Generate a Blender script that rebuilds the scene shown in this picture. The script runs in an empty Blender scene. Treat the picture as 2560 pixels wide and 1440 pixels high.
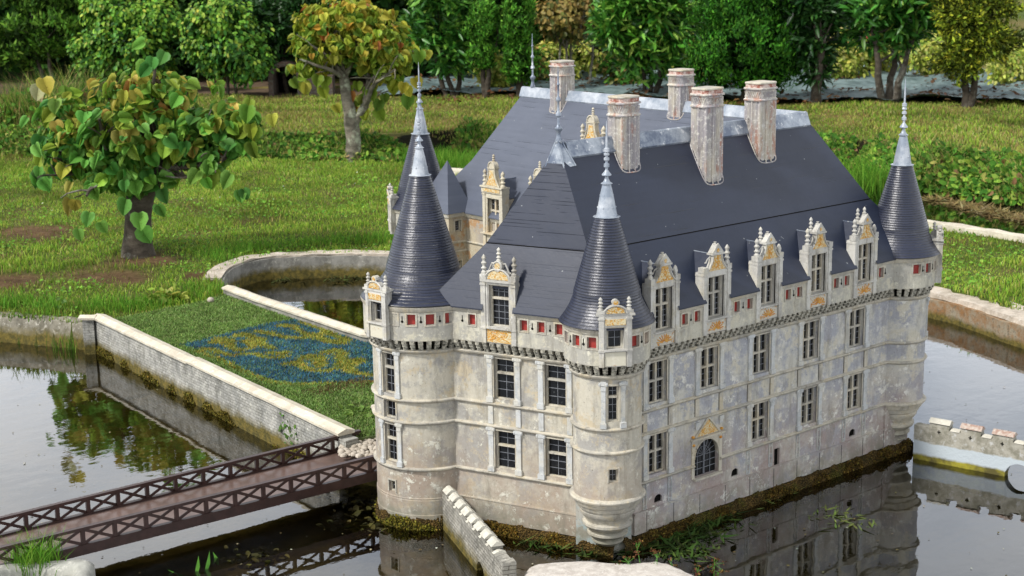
import bpy, math, random
import numpy as np
from mathutils import Vector, Matrix
random.seed(7); rng = np.random.default_rng(7)
PI = math.pi; rad = math.radians
sc = bpy.context.scene
COL = sc.collection

# ------------------------------------------------------------------ camera
CAM = np.array([-4.239, -4.216, 2.4]); FPX = 3900.0
def cam_rot(a, t, r):
    f = np.array([math.cos(a)*math.cos(t), math.sin(a)*math.cos(t), -math.sin(t)])
    rt = np.array([math.sin(a), -math.cos(a), 0]); dn = np.cross(f, rt)
    c, s = math.cos(r), math.sin(r)
    return np.array([[c, -s, 0], [s, c, 0], [0, 0, 1]]) @ np.array([rt, dn, f])
RC = cam_rot(rad(49.813), rad(12.523), rad(-.93))
def G(u, v, z=0.0):
    """where the sight line through photo pixel (u, v) meets the level z"""
    d = RC.T @ np.array([(u-1280)/FPX, (v-720)/FPX, 1.0])
    return CAM + d*((z-CAM[2])/d[2])
def GR(u, v, dist):
    d = RC.T @ np.array([(u-1280)/FPX, (v-720)/FPX, 1.0]); d = d/math.hypot(d[0], d[1])
    return CAM + d*dist
def projpx(P):
    v = (np.atleast_2d(P)-CAM) @ RC.T
    z = np.maximum(v[:, 2], 1e-3)
    return np.stack([1280+FPX*v[:, 0]/z, 720+FPX*v[:, 1]/z, v[:, 2]], 1)
cd = bpy.data.cameras.new("camera"); cam = bpy.data.objects.new("camera", cd); COL.objects.link(cam)
m = Matrix(((RC[0][0], -RC[1][0], -RC[2][0], CAM[0]), (RC[0][1], -RC[1][1], -RC[2][1], CAM[1]),
            (RC[0][2], -RC[1][2], -RC[2][2], CAM[2]), (0, 0, 0, 1)))
cam.matrix_world = m
cd.sensor_width = 36; cd.lens = FPX/2560*36; cd.clip_end = 400; cd.clip_start = .05
cd.dof.use_dof = True; cd.dof.focus_distance = 6.5; cd.dof.aperture_fstop = 7.0
sc.camera = cam

# ------------------------------------------------------------------ node helpers
class NT:
    def __init__(s, name):
        s.m = bpy.data.materials.new(name); s.m.use_nodes = True
        s.t = s.m.node_tree; s.t.nodes.clear()
        s.out = s.t.nodes.new("ShaderNodeOutputMaterial")
        s.tc = None
    def n(s, typ, **kw):
        nd = s.t.nodes.new(typ)
        for k, v in kw.items(): setattr(nd, k, v)
        return nd
    def l(s, a, b): s.t.links.new(a, b)
    def co(s):
        if not s.tc: s.tc = s.n("ShaderNodeNewGeometry")
        return s.tc.outputs["Position"]
    def setin(s, sock, v):
        if hasattr(v, "is_output") or isinstance(v, bpy.types.NodeSocket): s.l(v, sock)
        else: sock.default_value = v
    def noise(s, scale, detail=6, rough=.6, stretch=None, dist=0.0, off=0.0):
        nd = s.n("ShaderNodeTexNoise"); nd.inputs["Scale"].default_value = scale
        nd.inputs["Detail"].default_value = detail; nd.inputs["Roughness"].default_value = rough
        nd.inputs["Distortion"].default_value = dist
        v = s.co()
        if stretch or off:
            mp = s.n("ShaderNodeMapping"); s.l(v, mp.inputs["Vector"])
            if stretch: mp.inputs["Scale"].default_value = stretch
            mp.inputs["Location"].default_value = (off, off*1.7, off*.6); v = mp.outputs[0]
        s.l(v, nd.inputs["Vector"]); return nd.outputs["Fac"]
    def vor(s, scale, stretch=None, feature='F1', rnd=1.0):
        nd = s.n("ShaderNodeTexVoronoi"); nd.feature = feature; nd.inputs["Scale"].default_value = scale
        nd.inputs["Randomness"].default_value = rnd
        v = s.co()
        if stretch:
            mp = s.n("ShaderNodeMapping"); s.l(v, mp.inputs["Vector"]); mp.inputs["Scale"].default_value = stretch; v = mp.outputs[0]
        s.l(v, nd.inputs["Vector"]); return nd.outputs["Distance"]
    def step(s, v, a, b, lo=0.0, hi=1.0):
        nd = s.n("ShaderNodeMapRange"); s.setin(nd.inputs["Value"], v)
        for k, x in zip(("From Min", "From Max", "To Min", "To Max"), (a, b, lo, hi)): nd.inputs[k].default_value = x
        return nd.outputs[0]
    def math(s, op, a, b=0.0):
        nd = s.n("ShaderNodeMath", operation=op); s.setin(nd.inputs[0], a); s.setin(nd.inputs[1], b); return nd.outputs[0]
    def mix(s, f, a, b, mode='MIX'):
        nd = s.n("ShaderNodeMix", data_type='RGBA', blend_type=mode)
        s.setin(nd.inputs[0], f)
        for i, v in ((6, a), (7, b)):
            if isinstance(v, tuple): v = (*v[:3], 1)
            s.setin(nd.inputs[i], v)
        return nd.outputs[2]
    def z(s):
        nd = s.n("ShaderNodeSeparateXYZ"); s.l(s.co(), nd.inputs[0]); return nd.outputs[2]
    def bump(s, h, strength=.4, dist=.002):
        nd = s.n("ShaderNodeBump"); nd.inputs["Strength"].default_value = strength; nd.inputs["Distance"].default_value = dist
        s.l(h, nd.inputs["Height"]); return nd.outputs[0]
    def fin(s, col, rough=.7, metal=0.0, nrm=None, spec=.5, trans=0.0):
        p = s.n("ShaderNodeBsdfPrincipled")
        if isinstance(col, tuple): col = (*col[:3], 1)
        s.setin(p.inputs["Base Color"], col); s.setin(p.inputs["Roughness"], rough); s.setin(p.inputs["Metallic"], metal)
        p.inputs["Specular IOR Level"].default_value = spec
        if nrm is not None: s.l(nrm, p.inputs["Normal"])
        o = p.outputs[0]
        if trans:
            tr = s.n("ShaderNodeBsdfTranslucent"); s.setin(tr.inputs[0], col)
            mx = s.n("ShaderNodeMixShader"); mx.inputs[0].default_value = trans
            s.l(o, mx.inputs[1]); s.l(tr.outputs[0], mx.inputs[2]); o = mx.outputs[0]
        s.l(o, s.out.inputs[0]); return s.m

def plaster(name, c1, c2, c3, fleck=(.68, .65, .56), off=0.0, low=None, dirt=.5, fl=.60):
    t = NT(name)
    a = t.step(t.noise(5.5, 10, .74, off=off), .46, .54)
    b = t.step(t.noise(11, 10, .76, off=off+3), .53, .58)
    c = t.step(t.noise(26, 8, .75, off=off+5), fl, fl+.035)
    c = t.math('MULTIPLY', c, t.step(t.noise(6, 5, .6, off=off+8), .42, .56))
    col = t.mix(a, c1, c2); col = t.mix(b, col, c3)
    if low:
        f = t.math('MULTIPLY', t.step(t.z(), .46, .24), t.step(t.noise(5, 8, .7, off=off+11), .36, .60))
        col = t.mix(f, col, low)
    col = t.mix(c, col, fleck)
    fine = t.noise(75, 6, .75, off=off+2)
    col = t.mix(t.step(fine, .3, .7), col, t.mix(1.0, col, (.84, .83, .80), 'MULTIPLY'))
    sp = t.step(t.noise(120, 3, .6, off=off+7), .66, .72)
    col = t.mix(t.math('MULTIPLY', sp, .7), col, (.10, .09, .07))
    st = t.step(t.noise(14, 9, .74, stretch=(1, 1, .22), off=off+4), .52, .68, 0, dirt)
    col = t.mix(st, col, (.20, .18, .145))
    s2 = t.step(t.noise(30, 7, .7, stretch=(1, 1, .09), off=off+6), .56, .70, 0, dirt*.65)
    col = t.mix(s2, col, (.23, .21, .175))
    gr = t.math('MULTIPLY', t.step(t.z(), .16, .07), t.step(t.noise(12, 8, .7), .38, .62))
    col = t.mix(t.math('MULTIPLY', gr, .75), col, (.20, .20, .15))
    h = t.math('ADD', t.noise(90, 8, .7), t.math('MULTIPLY', c, .5))
    return t.fin(col, t.step(fine, .3, .7, .62, .85), nrm=t.bump(h, .5, .0025), spec=.3)

M = {}
M['wall_warm'] = plaster('warm weathered plaster', (.54, .51, .43), (.36, .35, .33), (.52, .45, .33), fleck=(.70, .68, .59), off=1.2, low=(.38, .31, .25), dirt=.7, fl=.56)
M['wall_cool'] = plaster('pale blue grey weathered plaster', (.57, .56, .51), (.38, .39, .43), (.59, .56, .47), fleck=(.74, .73, .68), off=7.7, low=(.38, .31, .29), dirt=.6, fl=.545)
M['wall_far'] = plaster('ochre stained plaster', (.50, .44, .33), (.40, .36, .31), (.45, .28, .15), fleck=(.56, .53, .42), off=17.7)
M['parapet'] = plaster('cream parapet plaster', (.57, .55, .46), (.42, .41, .37), (.60, .57, .46), fleck=(.70, .68, .58), off=4.4, dirt=.7, fl=.56)
M['trim'] = plaster('pale stone trim', (.58, .54, .45), (.44, .42, .37), (.54, .48, .36), fleck=(.70, .68, .61), off=9.1, dirt=.85)
M['pilaster'] = plaster('bluish white painted pilaster', (.56, .58, .59), (.60, .59, .54), (.45, .47, .48), fleck=(.70, .70, .67), off=13.1, dirt=.6)
M['carved'] = plaster('white carved stone', (.62, .61, .57), (.48, .47, .44), (.60, .57, .48), fleck=(.76, .76, .73), off=23.1, dirt=.9)
M['carved_old'] = plaster('old cream carved stone', (.62, .57, .45), (.56, .52, .43), (.58, .48, .33), fleck=(.70, .68, .6), off=33.1, dirt=.7)

def m_corbel():
    t = NT('black streaked corbel stone')
    a = t.step(t.noise(60, 6, .75), .40, .56)
    col = t.mix(a, (.045, .045, .035), (.42, .40, .33))
    return t.fin(col, .85, nrm=t.bump(t.noise(90), .5))
M['corbel'] = m_corbel()
def m_slate(name, base, line=.75, thr=.60):
    t = NT(name)
    # courses: one value per row of slates, broken up along the row
    geo = t.n('ShaderNodeNewGeometry'); sn = t.n('ShaderNodeSeparateXYZ'); t.l(geo.outputs['Normal'], sn.inputs[0])
    up_ = t.step(t.z(), 1.205, 1.225, .12, 1.0); west = t.step(t.math('MULTIPLY', sn.outputs[0], -1.0), .35, .6, -.045, .055)
    row = t.math('FLOOR', t.math('MULTIPLY', t.z(), 74.0)); fr = t.math('FRACT', t.math('MULTIPLY', t.z(), 74.0))
    sep = t.n("ShaderNodeSeparateXYZ"); t.l(t.co(), sep.inputs[0])
    cmb = t.n("ShaderNodeCombineXYZ"); t.l(t.math('MULTIPLY', sep.outputs[0], 3.2), cmb.inputs[0]); t.l(t.math('MULTIPLY', sep.outputs[1], 3.2), cmb.inputs[1]); t.l(t.math('MULTIPLY', row, 7.31), cmb.inputs[2])
    nz = t.n("ShaderNodeTexNoise"); nz.inputs["Scale"].default_value = 1.0; nz.inputs["Detail"].default_value = 4; nz.inputs["Roughness"].default_value = .6; t.l(cmb.outputs[0], nz.inputs["Vector"])
    e = t.step(fr, .20, .06)
    ln = t.math('MULTIPLY', e, t.math('MULTIPLY', t.step(t.math('ADD', nz.outputs["Fac"], west), thr-.02, thr+.06), up_))
    col = t.mix(t.step(t.noise(5, 6, .6), .3, .7), base, tuple(x*1.18 for x in base))
    col = t.mix(t.step(nz.outputs["Fac"], .4, .6), col, t.mix(1., col, (.88, .89, .9), 'MULTIPLY'))
    col = t.mix(t.math('MULTIPLY', ln, line), col, (.006, .006, .009))
    sp = t.step(t.noise(50, 2, .5, off=3), .75, .77)
    col = t.mix(t.math('MULTIPLY', sp, .6), col, (.4, .42, .42))
    h = t.math('SUBTRACT', t.math('MULTIPLY', t.noise(40, 5, .6), .6), t.math('MULTIPLY', ln, 1.6))
    return t.fin(col, t.step(t.noise(12, 5, .6), .3, .7, .36, .5), nrm=t.bump(h, .5, .0015), spec=.5)
M['slate'] = m_slate('blue black slate', (.016, .022, .042), .62, .56)
M['slate_sheen'] = m_slate('slate with painted sky sheen', (.080, .092, .125), .5, .62)  # same slate, sky reflection put into a lighter base colour
def m_cone():
    t = NT('dark slate of turret cones')
    fr = t.math('FRACT', t.math('MULTIPLY', t.math('SUBTRACT', t.z(), .966), 94.0))
    col = t.mix(t.step(t.noise(9, 6, .6, stretch=(1, 1, .5)), .3, .7), (.014, .018, .036), (.028, .034, .062))
    e = t.math('MULTIPLY', t.step(fr, .30, .08), t.step(t.noise(6, 6, .7, stretch=(1, 1, 9)), .34, .50, .35, 1.))
    col = t.mix(t.math('MULTIPLY', e, .85), col, (.004, .004, .006))
    e2 = t.math('MULTIPLY', t.step(fr, .84, .97), t.step(t.noise(7, 6, .7, stretch=(1, 1, 9), off=4), .48, .62))
    col = t.mix(t.math('MULTIPLY', e2, .75), col, (.17, .165, .15))
    return t.fin(col, t.step(t.noise(20), .3, .7, .30, .42), nrm=t.bump(t.math('SUBTRACT', t.noise(60), e), .6, .0025), spec=.6)
M['cone'] = m_cone()
def m_zinc():
    t = NT('weathered zinc')
    col = t.mix(t.step(t.noise(8, 8, .7), .42, .6), (.13, .16, .22), (.38, .42, .47))
    col = t.mix(t.step(t.noise(30, 6, .7), .58, .66), col, (.70, .72, .74))
    return t.fin(col, .42, .35, nrm=t.bump(t.noise(40), .4, .002))
M['zinc'] = m_zinc()
def m_zincw():
    t = NT('pale zinc'); col = t.mix(t.step(t.noise(12, 8, .7), .42, .62), (.24, .28, .34), (.48, .51, .55))
    return t.fin(col, .4, .2, nrm=t.bump(t.noise(40), .4, .002))
M['zinc_pale'] = m_zincw()
def m_chim(nm, off):
    t = NT(nm)
    st = (1, 1, .28)
    a = t.step(t.noise(11, 9, .7, stretch=st, off=off), .40, .55)
    b = t.step(t.noise(16, 9, .7, stretch=st, off=off+2), .53, .62)
    col = t.mix(a, (.50, .46, .38), (.33, .31, .32)); col = t.mix(t.math('MULTIPLY', b, .8), col, (.40, .19, .13))
    w = t.step(t.noise(55, 8, .78, off=off), .53, .59); col = t.mix(w, col, (.62, .60, .55))
    d = t.step(t.noise(20, 8, .75, stretch=(1, 1, .4), off=off+9), .58, .68); col = t.mix(t.math('MULTIPLY', d, .85), col, (.10, .085, .08))
    return t.fin(col, .75, nrm=t.bump(t.noise(60, 8, .7), .6, .003), spec=.3)
M['chimney'] = [m_chim('flaking chimney paint %d' % i, 3.3*i) for i in range(5)]
def m_band():
    t = NT('rust red chimney band')
    col = t.mix(t.step(t.noise(45, 8, .7), .42, .56), (.26, .09, .06), (.55, .45, .40))
    return t.fin(col, .75, nrm=t.bump(t.noise(60, 8, .7), .6, .003))
M['band'] = m_band()
def m_ochre():
    t = NT('ochre painted relief')
    col = t.mix(t.step(t.noise(75, 4, .6, dist=1.5), .46, .53), (.56, .29, .045), (.62, .54, .34))
    return t.fin(col, .6, nrm=t.bump(t.noise(75, 4, .6, dist=1.5), .9, .004))
M['ochre'] = m_ochre()
def m_scroll():
    t = NT('burnt orange scrollwork')
    return t.fin(t.mix(t.step(t.noise(60), .4, .6), (.55, .22, .03), (.62, .35, .06)), .6)
M['scroll'] = m_scroll()
def simple(nm, c1, c2, sc_=20, rough=.6, metal=0., bmp=.4, spec=.5, st=None):
    t = NT(nm); nz = t.noise(sc_, 7, .65, stretch=st)
    return t.fin(t.mix(t.step(nz, .38, .62), c1, c2), rough, metal, nrm=t.bump(nz, bmp, .002), spec=spec)
M['red'] = simple('red painted shutter', (.26, .018, .012), (.33, .03, .022), 40, .5)
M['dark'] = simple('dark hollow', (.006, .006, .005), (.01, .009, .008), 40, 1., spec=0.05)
M['lead'] = simple('grey lead glazing bar', (.13, .14, .16), (.2, .21, .23), 40, .5)
def m_glass():
    t = NT('dark window glass')
    col = t.mix(t.step(t.noise(60, 4, .7), .62, .74), (.008, .009, .011), (.10, .11, .11))
    return t.fin(col, .12, nrm=t.bump(t.noise(9, 2, .5), .12, .004), spec=.35)
M['glass'] = m_glass()
M['bridge'] = simple('brown painted metal of bridge', (.034, .016, .013), (.055, .026, .022), 30, .38, 0., .25)
M['deck'] = simple('smooth brown bridge deck', (.115, .075, .062), (.16, .105, .088), 9, .33, 0., .12)
def m_stone(nm, c1, c2, c3, brick=0, s1=6, moss=True, sc_b=34, lo=.03, hi=.075):
    t = NT(nm)
    col = t.mix(t.step(t.noise(s1, 8, .7), .40, .60), c1, c2)
    col = t.mix(t.step(t.noise(s1*3.5, 8, .75), .54, .64), col, c3)
    h = t.noise(50, 8, .7)
    if brick == 2:
        sx = t.n('ShaderNodeSeparateXYZ'); t.l(t.co(), sx.inputs[0]); wz = t.n('ShaderNodeCombineXYZ')
        t.l(t.math('ADD', sx.outputs[1], t.math('MULTIPLY', t.noise(9, 3, .5), .012)), wz.inputs[0]); t.l(t.math('ADD', sx.outputs[2], t.math('MULTIPLY', t.noise(14, 4, .6, off=2), .010)), wz.inputs[1])
        bk = t.n('ShaderNodeTexBrick'); t.l(wz.outputs[0], bk.inputs['Vector']); bk.inputs['Scale'].default_value = 1.0
        bk.inputs['Brick Width'].default_value = .034; bk.inputs['Row Height'].default_value = .0155; bk.inputs['Mortar Size'].default_value = .0016; bk.inputs['Mortar Smooth'].default_value = .6; bk.offset = .5
        bk.inputs['Color1'].default_value = (1, 1, 1, 1); bk.inputs['Color2'].default_value = (.62, .62, .60, 1); bk.inputs['Mortar'].default_value = (.22, .21, .19, 1)
        f2 = t.step(t.noise(6, 7, .75, off=6), .30, .62, .15, 1.0)
        col = t.mix(f2, col, t.mix(1., col, bk.outputs['Color'], 'MULTIPLY')); h = t.math('ADD', t.math('MULTIPLY', bk.outputs['Fac'], -1.2), h)
        st_ = t.step(t.noise(9, 9, .75, stretch=(1, 1, .35), off=8), .52, .64); col = t.mix(t.math('MULTIPLY', st_, .6), col, (.10, .10, .085))
    elif brick:
        v = t.vor(sc_b, stretch=(1, 1, 2.0), feature='DISTANCE_TO_EDGE', rnd=.9)
        e = t.step(v, .03, .12)
        e2 = t.math('MULTIPLY', t.math('SUBTRACT', 1.0, e), t.step(t.noise(7, 6, .7), .34, .55))
        col = t.mix(e2, col, (.13, .125, .11)); h = t.math('ADD', t.math('MULTIPLY', e, 1.4), h)
    if moss:
        f = t.step(t.math('ADD', t.z(), t.math('MULTIPLY', t.noise(9, 7, .7), -.09)), hi-.05, lo-.05)
        col = t.mix(f, col, t.mix(t.step(t.noise(30, 7, .7), .4, .6), (.07, .062, .018), (.17, .13, .03)))
    return t.fin(col, .85, nrm=t.bump(h, .7, .004), spec=.25)
M['brickwall'] = m_stone('small grey white blocks', (.50, .49, .45), (.32, .32, .30), (.60, .60, .53), 2, 9, hi=.10, lo=.05)
M['creneau'] = m_stone('greyed crenellated wall', (.44, .42, .37), (.28, .27, .24), (.58, .56, .50), 2, 11, hi=.08)
M['creneau_far'] = m_stone('lichen grey wall over pale blue paint', (.28, .27, .22), (.38, .36, .30), (.46, .46, .42), 0, 14, hi=.055, lo=.03)
M['coping'] = m_stone('cream stone coping', (.66, .61, .49), (.50, .45, .36), (.70, .68, .60), 0, 7, False)
M['kerb'] = m_stone('pink white rough kerb', (.56, .49, .41), (.36, .31, .25), (.62, .58, .52), 0, 10, False)
M['oldwall'] = m_stone('dark blotched retaining wall', (.30, .29, .26), (.17, .165, .145), (.40, .39, .34), 0, 9, hi=.11, lo=.06)
M['rust_wall'] = m_stone('rusty mossed retaining wall', (.30, .26, .19), (.26, .14, .06), (.12, .10, .07), 0, 12, hi=.06)
M['tile'] = simple('weathered red merlon cap', (.30, .17, .13), (.50, .45, .39), 50, .8)
M['capstone'] = m_stone('chalky merlon cap', (.58, .56, .48), (.48, .46, .40), (.66, .64, .56), 0, 22, False)
M['rock'] = m_stone('flat pinkish white slab', (.60, .56, .51), (.44, .40, .36), (.68, .66, .62), 0, 26, False)
M['trough'] = m_stone('grey mottled stone trough', (.42, .42, .38), (.30, .30, .27), (.56, .55, .50), 0, 8, False)
M['brickarch'] = m_stone('old brown brick', (.13, .085, .065), (.09, .07, .055), (.17, .12, .10), 1, 6, False, 9)
M['pebble'] = simple('pale pebbles', (.50, .45, .38), (.36, .31, .25), 12, .7)
M['fabric'] = simple('grey green woven weed sheet', (.075, .115, .115), (.20, .27, .27), 3.5, .6, 0., 1.0, spec=.3)
M['path'] = simple('pink brown gravel path', (.30, .19, .155), (.34, .23, .19), 12, .9)
M['litter'] = simple('dead leaves and soil', (.06, .038, .02), (.12, .075, .04), 9, .95)
def m_bark(nm, c1, c2, c3, s=9):
    t = NT(nm); col = t.mix(t.step(t.noise(s, 8, .7, stretch=(1, 1, 2.2)), .42, .6), c1, c2)
    col = t.mix(t.step(t.noise(s*.6, 8, .7, off=3), .54, .62), col, c3)
    return t.fin(col, .9, nrm=t.bump(t.noise(s*3, 8, .7, stretch=(1, 1, .4)), .9, .01), spec=.2)
M['bark'] = m_bark('dark ridged bark', (.055, .045, .035), (.10, .085, .065), (.20, .19, .16))
M['bark_lichen'] = m_bark('lichened pale bark', (.10, .09, .07), (.20, .18, .14), (.34, .36, .27))
M['bark_dark'] = m_bark('dark shrub stem', (.035, .028, .02), (.06, .05, .038), (.10, .09, .07))
def m_leaf(nm, rough=.45, trans=.28, spots=0.0, gloss=.5):
    t = NT(nm)
    at = t.n("ShaderNodeAttribute"); at.attribute_name = 'Col'
    col = at.outputs['Color']
    col = t.mix(t.step(t.noise(40, 4, .6), .3, .7, 0, 1), col, t.mix(1., col, (.80, .84, .74), 'MULTIPLY'))
    if spots:
        col = t.mix(t.math('MULTIPLY', t.step(t.noise(85, 3, .6), .62, .67), spots), col, (.10, .045, .012))
    return t.fin(col, rough, trans=trans, spec=gloss)
M['leaf_plain'] = m_leaf('small broad leaf', .5, .28, 0, .25)
M['leaf'] = m_leaf('broad leaf', .5, .38, .6, .25)
M['leaf_gloss'] = m_leaf('glossy evergreen leaf', .38, .15, 0, .4)
M['leaf_fine'] = m_leaf('fine foliage', .7, .22, 0, .12)
M['grass'] = m_leaf('grass blade', .65, .30, 0, .12)
M['moss'] = m_leaf('moss tuft', .9, .1, 0, .1)
M['turf'] = m_leaf('plastic turf fibre', .6, .15, 0, .15)

def m_ground():
    t = NT('lawn soil and thatch')
    at = t.n("ShaderNodeAttribute"); at.attribute_name = 'Col'
    col = t.mix(t.step(t.noise(22, 8, .75), .35, .65), at.outputs['Color'], t.mix(1., at.outputs['Color'], (.45, .42, .35), 'MULTIPLY'))
    return t.fin(col, .95, nrm=t.bump(t.noise(30, 8, .7), .8, .02), spec=.1)
M['ground'] = m_ground()
def m_bottom():
    t = NT('muddy pond bottom')
    col = t.mix(t.step(t.noise(2.0, 8, .68), .38, .62), (.15, .115, .035), (.44, .33, .13))
    col = t.mix(t.step(t.noise(6, 9, .75, off=4), .50, .66), col, (.10, .105, .028))
    col = t.mix(t.step(t.noise(25, 6, .75, off=9), .56, .68), col, (.24, .18, .085))
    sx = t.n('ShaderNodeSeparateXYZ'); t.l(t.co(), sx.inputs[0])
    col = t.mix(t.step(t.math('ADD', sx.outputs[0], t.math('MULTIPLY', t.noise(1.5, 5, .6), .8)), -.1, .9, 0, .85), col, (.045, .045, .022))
    return t.fin(col, 1.0, spec=0.)
M['mud'] = m_bottom()
def m_water():
    t = NT('still murky pond water')
    h = t.math('ADD', t.math('MULTIPLY', t.noise(5.5, 4, .5, stretch=(1, 1.6, 1)), 1.0), t.math('MULTIPLY', t.noise(17, 3, .5, stretch=(1.3, .8, 1)), .16))
    b = t.n("ShaderNodeBump"); b.inputs["Strength"].default_value = .07; b.inputs["Distance"].default_value = .012
    t.l(h, b.inputs["Height"])
    gl = t.n("ShaderNodeBsdfGlossy"); gl.inputs["Roughness"].default_value = .012; gl.inputs["Color"].default_value = (.97, .98, 1, 1)
    t.l(b.outputs[0], gl.inputs["Normal"])
    tr = t.n("ShaderNodeBsdfTransparent"); tr.inputs[0].default_value = (.74, .71, .52, 1)
    fr = t.n("ShaderNodeFresnel"); fr.inputs["IOR"].default_value = 1.55; t.l(b.outputs[0], fr.inputs["Normal"])
    mx = t.n("ShaderNodeMixShader")
    t.l(t.math('MINIMUM', t.math('MULTIPLY', fr.outputs[0], 1.45), 1.0), mx.inputs[0])
    t.l(tr.outputs[0], mx.inputs[1]); t.l(gl.outputs[0], mx.inputs[2]); t.l(mx.outputs[0], t.out.inputs[0])
    return t.m
M['water'] = m_water()

# ------------------------------------------------------------------ object helpers
def tag(o, label=None, cat=None, group=None, kind=None):
    if label: o['label'] = label
    if cat: o['category'] = cat
    if group: o['group'] = group
    if kind: o['kind'] = kind
    return o
def empty(name, loc, label, cat, group=None):
    o = bpy.data.objects.new(name, None); COL.objects.link(o); o.location = loc; o.empty_display_size = .1
    return tag(o, label, cat, group)
def wloc(o):
    v = Vector(o.location)
    while o.parent: o = o.parent; v += Vector(o.location)
    return v
def link(name, me, mat, parent=None, smooth=None, origin=None):
    if mat is not None: me.materials.append(mat)
    if smooth:
        me.polygons.foreach_set('use_smooth', [True]*len(me.polygons)); me.set_sharp_from_angle(angle=rad(smooth))
    o = bpy.data.objects.new(name, me); COL.objects.link(o)
    if parent is not None:
        off = wloc(parent); me.transform(Matrix.Translation(-off)); o.parent = parent
    elif origin is not None:
        me.transform(Matrix.Translation(-Vector(origin))); o.location = origin
    return o
class MB:
    def __init__(s): s.v = []; s.f = []
    def add(s, vs, fs):
        n = len(s.v); s.v += [tuple(float(c) for c in v) for v in vs]; s.f += [tuple(i+n for i in f) for f in fs]; return s
    def box8(s, c): return s.add(c, [(0, 3, 2, 1), (4, 5, 6, 7), (0, 1, 5, 4), (1, 2, 6, 5), (2, 3, 7, 6), (3, 0, 4, 7)])
    def fbox(s, F, s0, s1, o0, o1, z0, z1):
        return s.box8([F(a, b, c) for c in (z0, z1) for a, b in ((s0, o0), (s1, o0), (s1, o1), (s0, o1))])
    def fcurve(s, F, s0, s1, prof, n):
        """sweep a closed profile of (o, z) along s"""
        ss = np.linspace(s0, s1, n+1); k = len(prof)
        vs = [F(a, o, z) for a in ss for (o, z) in prof]
        fs = [(i*k+j, i*k+(j+1) % k, (i+1)*k+(j+1) % k, (i+1)*k+j) for i in range(n) for j in range(k)]
        fs += [tuple(range(k)), tuple(n*k+j for j in reversed(range(k)))]
        return s.add(vs, fs)
    def plate(s, F, pts, o0, o1):
        k = len(pts)
        vs = [F(a, o0, z) for a, z in pts]+[F(a, o1, z) for a, z in pts]
        return s.add(vs, [tuple(range(k)), tuple(k+i for i in reversed(range(k)))]+[(i, (i+1) % k, k+(i+1) % k, k+i) for i in range(k)])
    def lathe(s, prof, c=(0, 0, 0), n=24, a0=0., a1=2*PI, top=True):
        full = abs(a1-a0-2*PI) < 1e-6; m_ = n if full else n+1
        base = len(s.v); k = len(prof)
        vs = [(c[0]+r*math.cos(a0+(a1-a0)*i/n), c[1]+r*math.sin(a0+(a1-a0)*i/n), c[2]+z) for i in range(m_) for (r, z) in prof]
        fs = []
        for i in range(n):
            j = (i+1) % m_
            for q in range(k-1): fs.append((i*k+q, j*k+q, j*k+q+1, i*k+q+1))
        if full and top: fs.append(tuple(i*k+k-1 for i in range(m_)))
        return s.add(vs, fs)
    def tube(s, pts, rs, n=7):
        pts = [Vector(p) for p in pts]; k = len(pts)
        if not hasattr(rs, '__len__'): rs = [rs]*k
        vs = []; ref = Vector((.31, .17, .93))
        for i, p in enumerate(pts):
            d = (pts[min(i+1, k-1)]-pts[max(i-1, 0)]).normalized()
            if abs(d.dot(ref)) > .95: ref = Vector((.93, .2, .1))
            u = d.cross(ref).normalized(); w = d.cross(u)
            vs += [p+float(rs[i])*(math.cos(2*PI*j/n)*u+math.sin(2*PI*j/n)*w) for j in range(n)]
        fs = [(i*n+j, i*n+(j+1) % n, (i+1)*n+(j+1) % n, (i+1)*n+j) for i in range(k-1) for j in range(n)]
        fs += [tuple(reversed(range(n))), tuple((k-1)*n+j for j in range(n))]
        return s.add(vs, fs)
    def grid(s, F, s0, s1, z0, z1, holes=(), step=None, o=0.0, depth=.02):
        S = {s0, s1}; Z = {z0, z1}
        for h in holes: S |= {h[0], h[1]}; Z |= {h[2], h[3]}
        S = sorted(x for x in S if s0-1e-9 <= x <= s1+1e-9)
        if step:
            T = []
            for a, b in zip(S, S[1:]):
                n = max(1, int(math.ceil((b-a)/step))); T += [a+(b-a)*i/n for i in range(n)]
            S = T+[S[-1]]
        Z = sorted(x for x in Z if z0-1e-9 <= x <= z1+1e-9)
        for a, b in zip(S, S[1:]):
            for c, d in zip(Z, Z[1:]):
                ms, mz = (a+b)/2, (c+d)/2
                if any(h[0] < ms < h[1] and h[2] < mz < h[3] for h in holes): continue
                s.add([F(a, o, c), F(b, o, c), F(b, o, d), F(a, o, d)], [(0, 1, 2, 3)])
        for h in holes:
            a, b, c, d = h[:4]; dp = h[4] if len(h) > 4 else depth
            q = [(a, c), (b, c), (b, d), (a, d)]
            for i in range(4):
                (x0, y0), (x1, y1) = q[i], q[(i+1) % 4]
                s.add([F(x0, o, y0), F(x0, o-dp, y0), F(x1, o-dp, y1), F(x1, o, y1)], [(0, 1, 2, 3)])
        return s
    def build(s, name, mat, parent=None, smooth=None, label=None, origin=None):
        me = bpy.data.meshes.new(name); me.from_pydata(s.v, [], s.f); me.update()
        o = link(name, me, mat, parent, smooth, origin)
        if label: o['label'] = label
        return o
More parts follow.
